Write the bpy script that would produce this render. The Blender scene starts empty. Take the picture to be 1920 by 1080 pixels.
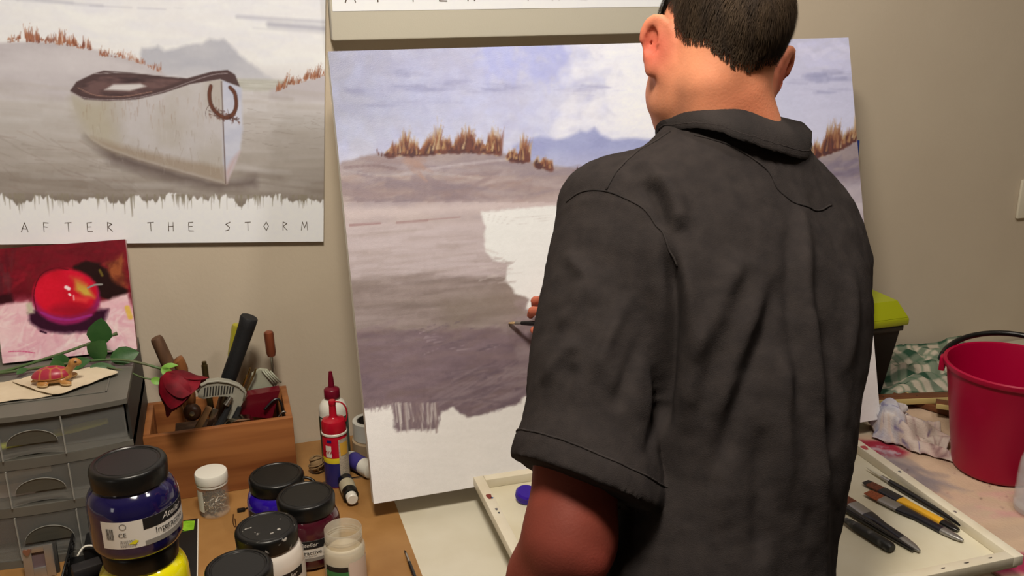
import bpy, bmesh, math, random
import numpy as np
from mathutils import Vector, Matrix
SC = bpy.context.scene
COL = SC.collection
# ------------------------------------------------------------------ camera
def cam_axes(p, a, r):
    f = np.array([math.sin(a)*math.cos(p), math.cos(a)*math.cos(p), -math.sin(p)])
    rt = np.array([math.cos(a), -math.sin(a), 0.]); d = np.cross(f, rt)
    c, s = math.cos(r), math.sin(r)
    return c*rt + s*d, -s*rt + c*d, f
_r, _d, _f = cam_axes(math.radians(17.6), math.radians(17.4), math.radians(.58))
cd = bpy.data.cameras.new('camera'); cd.sensor_width = 36.0; cd.lens = 1732.0/1920*36; cd.clip_start = .02
cam = bpy.data.objects.new('camera', cd); COL.objects.link(cam)
cam.matrix_world = Matrix(((_r[0], -_d[0], -_f[0], 0), (_r[1], -_d[1], -_f[1], 0), (_r[2], -_d[2], -_f[2], 1.72), (0, 0, 0, 1)))
SC.camera = cam
# ------------------------------------------------------------------ light and exposure
SC.view_settings.view_transform = 'Standard'; SC.view_settings.look = 'None'
SC.view_settings.exposure = 0.0; SC.view_settings.gamma = 1.0; SC.view_settings.use_curve_mapping = False
wd = bpy.data.worlds.new('world'); SC.world = wd; wd.use_nodes = True
wd.node_tree.nodes['Background'].inputs[0].default_value = (.75, .85, 1, 1); wd.node_tree.nodes['Background'].inputs[1].default_value = .3
def area(name, loc, target, size, power, color, size_y=None):
    l = bpy.data.lights.new(name, 'AREA'); l.energy = power; l.color = color; l.size = size
    if size_y: l.shape = 'RECTANGLE'; l.size_y = size_y
    o = bpy.data.objects.new(name, l); COL.objects.link(o); o.location = loc
    o.rotation_euler = (Vector(target) - Vector(loc)).to_track_quat('-Z', 'Y').to_euler(); return o
area('ceiling_lamp_light', (.02, .52, 2.74), (.15, .9, .9), .34, 39, (1, .90, .76))
area('easel_lamp_light', (.95, .62, 2.74), (.85, 1.3, 1.2), .2, 8.5, (1, .92, .84))
area('window_light', (-2.1, -.6, 1.65), (-.3, 1.5, 1.2), .4, 2.0, (1, .95, .88), .7)
# ------------------------------------------------------------------ helpers
def lin(c):
    c = np.asarray(c, float)/255.0
    return np.where(c <= .04045, c/12.92, ((c+.055)/1.055)**2.4)
def L4(c): return tuple(float(x) for x in lin(c)) + (1.0,)
MATS = {}
def mat(name, rgb=(128, 128, 128), rough=.5, metal=0., rgb2=None, nscale=20., stretch=(1, 1, 1), detail=4., lo=.35, hi=.65, bump=0., bscale=300., bstretch=(1, 1, 1),
        trans=0., ior=1.45, coat=0., alpha=1., spec=.5, vcol=False, sss=0., emit=0., sheen=0., wave=None):
    if name in MATS: return MATS[name]
    m = bpy.data.materials.new(name); m.use_nodes = True; nt = m.node_tree; N = nt.nodes; K = nt.links
    b = N['Principled BSDF']; b.inputs['Base Color'].default_value = L4(rgb); b.inputs['Roughness'].default_value = rough
    b.inputs['Metallic'].default_value = metal; b.inputs['Transmission Weight'].default_value = trans; b.inputs['IOR'].default_value = ior
    b.inputs['Coat Weight'].default_value = coat; b.inputs['Coat Roughness'].default_value = .08; b.inputs['Alpha'].default_value = alpha
    b.inputs['Specular IOR Level'].default_value = spec; b.inputs['Sheen Weight'].default_value = sheen
    if sss: b.inputs['Subsurface Weight'].default_value = sss; b.inputs['Subsurface Radius'].default_value = (.012, .005, .003); b.inputs['Subsurface Scale'].default_value = 1.
    if emit: b.inputs['Emission Color'].default_value = L4(rgb); b.inputs['Emission Strength'].default_value = emit
    tc = N.new('ShaderNodeTexCoord')
    def noise(scale, st, det):
        mp = N.new('ShaderNodeMapping'); mp.inputs['Scale'].default_value = st; K.new(tc.outputs['Object'], mp.inputs['Vector'])
        if wave and det != 2.0:
            n = N.new('ShaderNodeTexWave'); n.inputs['Scale'].default_value = scale; n.inputs['Distortion'].default_value = wave; n.inputs['Detail'].default_value = 3; n.inputs['Detail Scale'].default_value = 1.2
        else:
            n = N.new('ShaderNodeTexNoise'); n.inputs['Scale'].default_value = scale; n.inputs['Detail'].default_value = det
        K.new(mp.outputs[0], n.inputs['Vector']); return n.outputs[1] if n.bl_idname == 'ShaderNodeTexWave' else n.outputs[0]
    src = None
    if vcol:
        at = N.new('ShaderNodeAttribute'); at.attribute_name = 'paint'; src = at.outputs['Color']
    if rgb2 is not None:
        rp = N.new('ShaderNodeMapRange'); rp.inputs['From Min'].default_value = lo; rp.inputs['From Max'].default_value = hi
        K.new(noise(nscale, stretch, detail), rp.inputs['Value'])
        mx = N.new('ShaderNodeMix'); mx.data_type = 'RGBA'; K.new(rp.outputs[0], mx.inputs[0])
        mx.inputs[6].default_value = L4(rgb); mx.inputs[7].default_value = L4(rgb2); 
        if src is not None:
            mx.blend_type = 'MULTIPLY'; K.new(src, mx.inputs[6])
        src = mx.outputs[2]
    if src is not None: K.new(src, b.inputs['Base Color'])
    if bump:
        bp = N.new('ShaderNodeBump'); bp.inputs['Strength'].default_value = bump; bp.inputs['Distance'].default_value = .002
        K.new(noise(bscale, bstretch, 2.0), bp.inputs['Height']); K.new(bp.outputs[0], b.inputs['Normal'])
    MATS[name] = m; return m
def thing(name, label, cat, loc=(0, 0, 0), rot=(0, 0, 0), group=None):
    o = bpy.data.objects.new(name, None); COL.objects.link(o); o.location = loc; o.rotation_euler = rot; o.empty_display_size = .03
    return tag(o, label, cat, group)
def tag(o, label=None, cat=None, group=None, kind=None):
    if label: o['label'] = label
    if cat: o['category'] = cat
    if group: o['group'] = group
    if kind: o['kind'] = kind
    return o
def obj(name, vf, m, parent=None, smooth=40, loc=None, rot=None, vcol=None):
    V, F = vf; me = bpy.data.meshes.new(name)
    if isinstance(F, np.ndarray):
        V = np.asarray(V, np.float32); F = np.asarray(F, np.int32); k = F.shape[1]
        me.vertices.add(len(V)); me.vertices.foreach_set('co', V.ravel())
        me.loops.add(F.size); me.loops.foreach_set('vertex_index', F.ravel())
        me.polygons.add(len(F)); me.polygons.foreach_set('loop_start', np.arange(0, F.size, k, dtype=np.int32))
        me.update(calc_edges=True); me.validate()
    else:
        me.from_pydata([tuple(map(float, v)) for v in V], [], [tuple(map(int, f)) for f in F]); me.update()
    if smooth:
        me.polygons.foreach_set('use_smooth', np.ones(len(me.polygons), bool))
        if smooth < 180: me.set_sharp_from_angle(angle=math.radians(smooth))
    if vcol is not None:
        at = me.color_attributes.new('paint', 'FLOAT_COLOR', 'POINT')
        c = np.ones((len(me.vertices), 4), np.float32); c[:, :3] = vcol[:len(c)]; at.data.foreach_set('color', c.ravel())
    for mm in (m if isinstance(m, (list, tuple)) else [m]): me.materials.append(mm)
    o = bpy.data.objects.new(name, me); COL.objects.link(o); o.parent = parent
    if loc is not None: o.location = loc
    if rot is not None: o.rotation_euler = rot
    return o
def dup(root, loc=None, rot=None, **tags):
    r = root.copy(); COL.objects.link(r)
    if loc is not None: r.location = loc
    if rot is not None: r.rotation_euler = rot
    tag(r, **tags)
    for ch in list(root.children):
        c = ch.copy(); COL.objects.link(c); c.parent = r
        for g in ch.children:
            d = g.copy(); COL.objects.link(d); d.parent = c
    return r
# --- shapes: each returns (verts, faces)
def join(*parts):
    V, F = [], []
    for v, f in parts:
        o = len(V); V += [tuple(p) for p in v]; F += [tuple(i+o for i in q) for q in f]
    return V, F
def xf(vf, loc=(0, 0, 0), rot=(0, 0, 0), scale=1.):
    from mathutils import Euler
    m = Matrix.Translation(loc) @ Euler(rot).to_matrix().to_4x4() @ (Matrix.Diagonal((*([scale]*3 if not hasattr(scale, '__len__') else scale), 1)))
    return [tuple(m @ Vector(tuple(map(float, v)))) for v in vf[0]], vf[1]
def box(x0, x1, y0, y1, z0, z1, bev=0., seg=2):
    bm = bmesh.new(); bmesh.ops.create_cube(bm, size=1)
    for v in bm.verts: v.co = ((x0+x1)/2+v.co.x*(x1-x0), (y0+y1)/2+v.co.y*(y1-y0), (z0+z1)/2+v.co.z*(z1-z0))
    if bev: bmesh.ops.bevel(bm, geom=bm.edges[:], offset=bev, segments=seg, affect='EDGES', profile=.5)
    bm.normal_update(); r = [tuple(v.co) for v in bm.verts], [tuple(v.index for v in f.verts) for f in bm.faces]; bm.free(); return r
def lathe(prof, seg=40, a0=0., a1=2*math.pi, cap=False):
    full = abs(a1-a0-2*math.pi) < 1e-6; n = seg if full else seg+1; V, F = [], []
    for r, z in prof:
        for i in range(n):
            a = a0+(a1-a0)*i/seg; V.append((r*math.cos(a), r*math.sin(a), z))
    for j in range(len(prof)-1):
        for i in range(seg):
            k = (i+1) % n if full else i+1
            F.append((j*n+i, j*n+k, (j+1)*n+k, (j+1)*n+i))
    if cap:
        if prof[0][0] > 1e-5: F.append(tuple(range(n))[::-1])
        if prof[-1][0] > 1e-5: F.append(tuple((len(prof)-1)*n+i for i in range(n)))
    return V, F
def tube(pts, rad, seg=8, flat=1., cap=True, up=None):
    P = [Vector(tuple(map(float, p))) for p in pts]; n = len(P); rad = [rad]*n if not hasattr(rad, '__len__') else rad
    V, F = [], []; t0 = (P[1]-P[0]).normalized()
    u = Vector(up) if up else (Vector((0, 0, 1)) if abs(t0.z) < .9 else Vector((1, 0, 0)))
    u = (u-t0*u.dot(t0)).normalized()
    for i in range(n):
        t = ((P[min(i+1, n-1)]-P[max(i-1, 0)])).normalized(); u = (u-t*u.dot(t)).normalized(); w = t.cross(u)
        for k in range(seg):
            a = 2*math.pi*k/seg; V.append(tuple(P[i]+w*(math.cos(a)*rad[i])+u*(math.sin(a)*rad[i]*flat)))
    for i in range(n-1):
        for k in range(seg): F.append((i*seg+k, i*seg+(k+1) % seg, (i+1)*seg+(k+1) % seg, (i+1)*seg+k))
    if cap: F.append(tuple(range(seg))[::-1]); F.append(tuple((n-1)*seg+k for k in range(seg)))
    return V, F
def prism(poly, z0, z1):
    n = len(poly); V = [(x, y, z0) for x, y in poly]+[(x, y, z1) for x, y in poly]
    F = [tuple(range(n))[::-1], tuple(range(n, 2*n))]+[(i, (i+1) % n, n+(i+1) % n, n+i) for i in range(n)]
    return V, F
def smoothpath(pts, k=6):
    P = [np.array(p, float) for p in pts]; P = [2*P[0]-P[1]]+P+[2*P[-1]-P[-2]]; out = []
    for i in range(1, len(P)-2):
        for j in range(k):
            t = j/k; a, b, c, d = P[i-1:i+3]
            out.append(.5*((2*b)+(-a+c)*t+(2*a-5*b+4*c-d)*t*t+(-a+3*b-3*c+d)*t**3))
    return out+[P[-2]]
def gridmesh(P):
    ny, nx = P.shape[:2]; i = np.arange(ny*nx).reshape(ny, nx)
    return P.reshape(-1, 3), np.stack([i[:-1, :-1].ravel(), i[:-1, 1:].ravel(), i[1:, 1:].ravel(), i[1:, :-1].ravel()], 1)
def text(s, size=.01, shear=0., spacing=1.):
    c = bpy.data.curves.new('t', 'FONT'); c.body = s; c.size = size; c.shear = shear; c.space_character = spacing; c.align_x = 'CENTER'; c.resolution_u = 2
    o = bpy.data.objects.new('t', c); COL.objects.link(o); me = o.to_mesh()
    V = [tuple(v.co) for v in me.vertices]; F = [tuple(p.vertices) for p in me.polygons]
    o.to_mesh_clear(); bpy.data.objects.remove(o); bpy.data.curves.remove(c); return V, F
def wrap(vf, r, a, z, lift=.0003):
    """lay flat (x, y) lettering on the outside of an upright cylinder of radius r, centred at angle a, height z"""
    return [((r+lift)*math.cos(a+x/r), (r+lift)*math.sin(a+x/r), z+y) for x, y, *_ in vf[0]], vf[1]
def noise1(x, y, seed=0):
    rs = np.random.RandomState(seed); T = rs.rand(64, 64); xi = np.floor(x).astype(int); yi = np.floor(y).astype(int)
    fx = x-xi; fy = y-yi; fx = fx*fx*(3-2*fx); fy = fy*fy*(3-2*fy); g = lambda i, j: T[i % 64, j % 64]
    return (g(xi, yi)*(1-fx)+g(xi+1, yi)*fx)*(1-fy)+(g(xi, yi+1)*(1-fx)+g(xi+1, yi+1)*fx)*fy
def fbm(x, y, seed=0, o=4):
    s = 0.; a = .5
    for i in range(o): s = s+a*noise1(x*2**i+17.3*i, y*2**i+5.1*i, seed+i); a *= .5
    return s/(1-.5**o)
# ---- implicit surfaces: smooth unions on a grid, meshed with surface nets ----
def rot3(yaw=0, pitch=0, roll=0):
    cy,sy=np.cos(yaw),np.sin(yaw); cp,sp=np.cos(pitch),np.sin(pitch); cr,sr=np.cos(roll),np.sin(roll)
    Rz=np.array([[cy,-sy,0],[sy,cy,0],[0,0,1]]); Rx=np.array([[1,0,0],[0,cp,-sp],[0,sp,cp]]); Ry=np.array([[cr,0,sr],[0,1,0],[-sr,0,cr]])
    return Rz@Rx@Ry                                     # columns: local axes in world
class Grid:
    def __init__(s, lo, hi, h):
        s.o=np.array(lo,float); s.h=h; s.n=np.ceil((np.array(hi)-s.o)/h).astype(int)+1
        s.F=np.full(s.n,1.,np.float32)
    def block(s, lo, hi):
        a=np.clip(np.floor((np.array(lo)-s.o)/s.h).astype(int),0,s.n); b=np.clip(np.ceil((np.array(hi)-s.o)/s.h).astype(int)+1,0,s.n)
        ax=[(s.o[i]+s.h*np.arange(a[i],b[i])).astype(np.float32) for i in range(3)]
        return tuple(slice(a[i],b[i]) for i in range(3)), ax[0][:,None,None], ax[1][None,:,None], ax[2][None,None,:]
    def put(s, fn, lo, hi, k=.01, op='u'):
        m=(k if not callable(k) else .03)+.012; sl,X,Y,Z=s.block(np.array(lo)-m,np.array(hi)+m)
        A=s.F[sl]
        if A.size==0: return
        d=fn(X,Y,Z).astype(np.float32)
        if callable(k): k=k(X,Y,Z)
        if op=='u':
            hh=np.maximum(k-np.abs(A-d),0)/k; s.F[sl]=np.minimum(A,d)-hh*hh*k*.25
        else:
            d=-d; hh=np.maximum(k-np.abs(A-d),0)/k; s.F[sl]=np.maximum(A,d)+hh*hh*k*.25
    def ell(s, c, r, R=None, k=.01, op='u'):
        c=np.array(c,float); r=np.array(r,float); R=np.eye(3) if R is None else R; e=np.abs(R)@r
        def fn(X,Y,Z):
            P=[X-c[0],Y-c[1],Z-c[2]]
            L=[P[0]*R[0,i]+P[1]*R[1,i]+P[2]*R[2,i] for i in range(3)]
            k0=np.sqrt(sum((L[i]/r[i])**2 for i in range(3))); k1=np.sqrt(sum((L[i]/r[i]**2)**2 for i in range(3)))+1e-6
            return k0*(k0-1)/k1
        s.put(fn,c-e,c+e,k,op)
    def cone(s, a, b, ra, rb, k=.01, op='u', flat=None):
        a=np.array(a,float); b=np.array(b,float); d=b-a; L2=d@d; m=max(ra,rb)
        def fn(X,Y,Z):
            t=np.clip(((X-a[0])*d[0]+(Y-a[1])*d[1]+(Z-a[2])*d[2])/L2,0,1)
            return np.sqrt((X-a[0]-t*d[0])**2+(Y-a[1]-t*d[1])**2+(Z-a[2]-t*d[2])**2)-(ra+(rb-ra)*t)
        s.put(fn,np.minimum(a,b)-m,np.maximum(a,b)+m,k,op)
    def mesh(s):
        F=s.F; I=F<0; n=s.n
        c=np.zeros(n-1,np.int8)
        for dx in (0,1):
            for dy in (0,1):
                for dz in (0,1): c+=I[dx:n[0]-1+dx,dy:n[1]-1+dy,dz:n[2]-1+dz]
        act=(c>0)&(c<8); ix=np.argwhere(act); idx=np.full(n-1,-1,np.int32); idx[act]=np.arange(len(ix))
        acc=np.zeros((len(ix),3)); cnt=np.zeros(len(ix))
        for ax in range(3):
            o=[i for i in range(3) if i!=ax]
            for p in (0,1):
                for q in (0,1):
                    d0=np.zeros(3,int); d0[o[0]]=p; d0[o[1]]=q; d1=d0.copy(); d1[ax]=1
                    f0=F[tuple((ix+d0).T)]; f1=F[tuple((ix+d1).T)]
                    m=(f0<0)!=(f1<0); t=np.where(m,f0/np.where(m,f0-f1,1),0)
                    P=d0[None,:].repeat(len(ix),0).astype(float); P[:,ax]+=t
                    acc[m]+=P[m]; cnt[m]+=1
        V=s.o+s.h*(ix+acc/cnt[:,None]); Q=[]
        for ax in range(3):
            o=[i for i in range(3) if i!=ax]; sl0=[slice(None)]*3; sl1=[slice(None)]*3
            sl0[ax]=slice(0,-1); sl1[ax]=slice(1,None)
            A=I[tuple(sl0)]; B=I[tuple(sl1)]; E=np.argwhere(A!=B)
            E=E[(E[:,o[0]]>0)&(E[:,o[1]]>0)&(E[:,o[0]]<n[o[0]]-1)&(E[:,o[1]]<n[o[1]]-1)]
            fl=A[tuple(E.T)]
            e0=np.zeros(3,int); e0[o[0]]=1; e1=np.zeros(3,int); e1[o[1]]=1
            q=np.stack([idx[tuple(E.T)],idx[tuple((E-e0).T)],idx[tuple((E-e0-e1).T)],idx[tuple((E-e1).T)]],1)
            if ax==1: fl=~fl
            q[~fl]=q[~fl][:,::-1]; Q.append(q)
        Q=np.concatenate(Q)
        return V,Q
def relax(V,Q,it=2,lam=.5):
    E=np.concatenate([Q[:,[0,1]],Q[:,[1,2]],Q[:,[2,3]],Q[:,[3,0]]]); V=V.copy()
    for _ in range(it):
        S=np.zeros_like(V); n=np.zeros(len(V))
        for i in range(3): S[:,i]=np.bincount(E[:,0],V[E[:,1],i],len(V))+np.bincount(E[:,1],V[E[:,0],i],len(V))
        n=np.bincount(E[:,0],minlength=len(V))+np.bincount(E[:,1],minlength=len(V))
        V+=lam*(S/np.maximum(n,1)[:,None]-V)
    return V
def vnormals(V,Q):
    N=np.cross(V[Q[:,2]]-V[Q[:,0]],V[Q[:,3]]-V[Q[:,1]]); A=np.zeros_like(V)
    for j in range(4):
        for i in range(3): A[:,i]+=np.bincount(Q[:,j],N[:,i],len(V))
    return A/(np.linalg.norm(A,axis=1,keepdims=True)+1e-12)
# ------------------------------------------------------------------ the room
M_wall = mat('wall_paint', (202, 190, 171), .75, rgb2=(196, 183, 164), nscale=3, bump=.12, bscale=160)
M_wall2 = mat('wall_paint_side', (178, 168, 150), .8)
def struct(name, vf, m): return tag(obj(name, vf, m, smooth=0), kind='structure')
struct('floor', box(-2.2, 3.0, -2.4, 1.76, -.1, 0), mat('floor_vinyl', (120, 108, 95), .6, rgb2=(105, 92, 80), nscale=6))
struct('ceiling', box(-2.2, 3.0, -2.4, 1.76, 2.8, 2.9), mat('ceiling_white', (225, 220, 210), .8))
struct('wall_back', box(-2.2, 3.0, 1.66, 1.76, 0, 2.8), M_wall)
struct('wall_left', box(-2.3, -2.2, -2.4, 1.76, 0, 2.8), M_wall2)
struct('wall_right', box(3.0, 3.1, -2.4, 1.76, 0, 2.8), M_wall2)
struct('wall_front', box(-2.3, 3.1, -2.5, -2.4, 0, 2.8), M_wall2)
TZ = .9
tb = thing('work_table', 'long white laminate work table along the back wall', 'table', (.5, 1.25, 0))
M_lam = mat('white_laminate', (212, 207, 190), .42, rgb2=(200, 193, 172), nscale=9, lo=.45, hi=.8, bump=.05, bscale=60)
obj('table_top', box(-1.7, 1.9, -.40, .405, TZ-.035, TZ, .003), M_lam, tb)
for x in (-1.6, 1.8):
    for y in (-.33, .33): obj('leg', box(x-.03, x+.03, y-.03, y+.03, 0, TZ-.034, .004), mat('table_steel', (150, 150, 148), .4, .6), tb)
obj('apron', box(-1.55, 1.75, -.345, -.32, TZ-.11, TZ-.034, .002), M_lam, tb)
M_mdf = mat('tan_hardboard', (164, 122, 72), .5, rgb2=(148, 106, 58), nscale=14, stretch=(1, 1, 1), bump=.05, bscale=80)
bd = tag(obj('hardboard_sheet', box(-.9, .2205, .872, 1.654, TZ+.0002, TZ+.003, .0006), M_mdf), 'tan hardboard sheet protecting the left half of the table', 'board')
BZ = TZ+.0032
# light fittings
cf = thing('ceiling_panel_fitting', 'square white light fitting on the ceiling above the left of the table', 'ceiling light', (.02, .52, 2.8))
obj('panel_frame', box(-.19, .19, -.19, .19, -.04, 0, .008), mat('fitting_white', (235, 235, 230), .4), cf)
ef = thing('ceiling_spot_fitting', 'white round ceiling spotlight above the painter', 'ceiling light', (.95, .62, 2.8))
obj('rose', lathe([(0, -.03), (.1, -.03), (.13, 0), (0, 0)], 32), mat('fitting_white'), ef)
# ------------------------------------------------------------------ pictures painted onto fine grids (pigment only)
class Pic:
    """a painted surface: nx x ny grid; picture coordinates run through the homography of four corner coordinates (TL, TR, BR, BL)"""
    def __init__(s, nx, ny, quad, seed=1):
        s.nx, s.ny = nx, ny; s.u, s.v = np.meshgrid(np.linspace(0, 1, nx), np.linspace(0, 1, ny))
        A = []; b = []
        for (u, v), (x, y) in zip([(0, 0), (1, 0), (1, 1), (0, 1)], quad):
            A.append([u, v, 1, 0, 0, 0, -u*x, -v*x]); b.append(x); A.append([0, 0, 0, u, v, 1, -u*y, -v*y]); b.append(y)
        h = np.linalg.solve(np.array(A, float), np.array(b, float)); w = h[6]*s.u+h[7]*s.v+1
        s.X = ((h[0]*s.u+h[1]*s.v+h[2])/w).ravel(); s.Y = ((h[3]*s.u+h[4]*s.v+h[5])/w).ravel()
        s.C = np.zeros((nx*ny, 3)); s.rs = np.random.RandomState(seed); s.seed = seed
    def vgrad(s, stops):
        ys = [a for a, _ in stops]
        for i in range(3): s.C[:, i] = np.interp(s.Y, ys, [c[i] for _, c in stops])
    def mix(s, sel, m, col):
        m = np.clip(m, 0, 1)[:, None]; s.C[sel] = s.C[sel]*(1-m)+np.array(col, float)*m
    def bb(s, x0, y0, x1, y1, pad): return np.nonzero((s.X > x0-pad) & (s.X < x1+pad) & (s.Y > y0-pad) & (s.Y < y1+pad))[0]
    def poly(s, pts, col, soft=3., warp=0., wl=30., alpha=1., var=0., col2=None, vs=(60, 25)):
        P = np.array(pts, float); sel = s.bb(P[:, 0].min(), P[:, 1].min(), P[:, 0].max(), P[:, 1].max(), soft*2+warp)
        x, y = s.X[sel], s.Y[sel]
        if warp:
            x = x+warp*2*(fbm(s.X[sel]/wl, s.Y[sel]/wl, s.seed+3)-.5); y = y+warp*2*(fbm(s.X[sel]/wl+9, s.Y[sel]/wl+4, s.seed+7)-.5)
        d = np.full(len(sel), 1e9); ins = np.zeros(len(sel), bool); Q = np.roll(P, -1, 0)
        for (ax, ay), (bx, by) in zip(P, Q):
            ex, ey = bx-ax, by-ay; t = np.clip(((x-ax)*ex+(y-ay)*ey)/(ex*ex+ey*ey+1e-9), 0, 1)
            d = np.minimum(d, np.hypot(x-ax-t*ex, y-ay-t*ey))
            c = ((ay > y) != (by > y)); ins ^= c & (x < ex*(y-ay)/np.where(np.abs(ey) < 1e-9, 1e-9, ey)+ax)
        sd = np.where(ins, d, -d); m = np.clip(sd/soft*.5+.5, 0, 1)*alpha
        if col2 is not None:
            k = np.clip((fbm(s.X[sel]/vs[0], s.Y[sel]/vs[1], s.seed+11)-.3)/.4, 0, 1)[:, None]; cc = np.array(col, float)*(1-k)+np.array(col2, float)*k
            mm = m[:, None]; s.C[sel] = s.C[sel]*(1-mm)+cc*mm
        else: s.mix(sel, m, col)
    def stroke(s, x0, y0, x1, y1, w, col, alpha=1., soft=None, w1=None):
        w1 = w if w1 is None else w1; soft = soft or max(w*.5, 1.2)
        sel = s.bb(min(x0, x1), min(y0, y1), max(x0, x1), max(y0, y1), max(w, w1)+soft); x, y = s.X[sel], s.Y[sel]
        ex, ey = x1-x0, y1-y0; t = np.clip(((x-x0)*ex+(y-y0)*ey)/(ex*ex+ey*ey+1e-9), 0, 1)
        d = np.hypot(x-x0-t*ex, y-y0-t*ey); s.mix(sel, ((w+(w1-w)*t)-d)/soft*alpha+.0, col) if alpha == 1 else s.mix(sel, np.clip(((w+(w1-w)*t)-d)/soft, 0, 1)*alpha, col)
    def path(s, pts, w, col, alpha=1.):
        pts = smoothpath([(a, b, 0) for a, b in pts], 5)
        for a, b in zip(pts[:-1], pts[1:]): s.stroke(a[0], a[1], b[0], b[1], w, col, alpha)
    def dabs(s, n, x0, y0, x1, y1, cols, ln=(20, 60), w=(3, 8), ang=0., da=.15, alpha=.35, inside=None):
        for _ in range(n):
            x, y = s.rs.uniform(x0, x1), s.rs.uniform(y0, y1)
            if inside and not inside(x, y): continue
            a = ang+s.rs.randn()*da; l = s.rs.uniform(*ln); c = cols[s.rs.randint(len(cols))]
            s.stroke(x-math.cos(a)*l/2, y-math.sin(a)*l/2, x+math.cos(a)*l/2, y+math.sin(a)*l/2, s.rs.uniform(*w), c, alpha, w1=s.rs.uniform(*w)*.6)
    def grain(s, amt, sx, sy): s.C += ((fbm(s.X/sx, s.Y/sy, s.seed+23)-.5)*2*amt)[:, None]
    def grass(s, base, n, h, cols, lean=.1, w=2.2):
        B = np.array(base, float); k = np.arange(len(B))
        for _ in range(n):
            t = s.rs.uniform(0, len(B)-1); x = np.interp(t, k, B[:, 0]); y = np.interp(t, k, B[:, 1])+s.rs.uniform(-3, 4)
            l = h*s.rs.uniform(.45, 1.05)*(.65+.35*math.sin(x*.11)+.2*math.sin(x*.31)); c = cols[s.rs.randint(len(cols))]
            s.stroke(x, y, x+l*s.rs.uniform(-.15, .25)+lean*l, y-l, w*s.rs.uniform(.7, 1.4), c, .8, w1=.5)
    def colors(s): return lin(np.clip(s.C, 0, 255))
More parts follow.
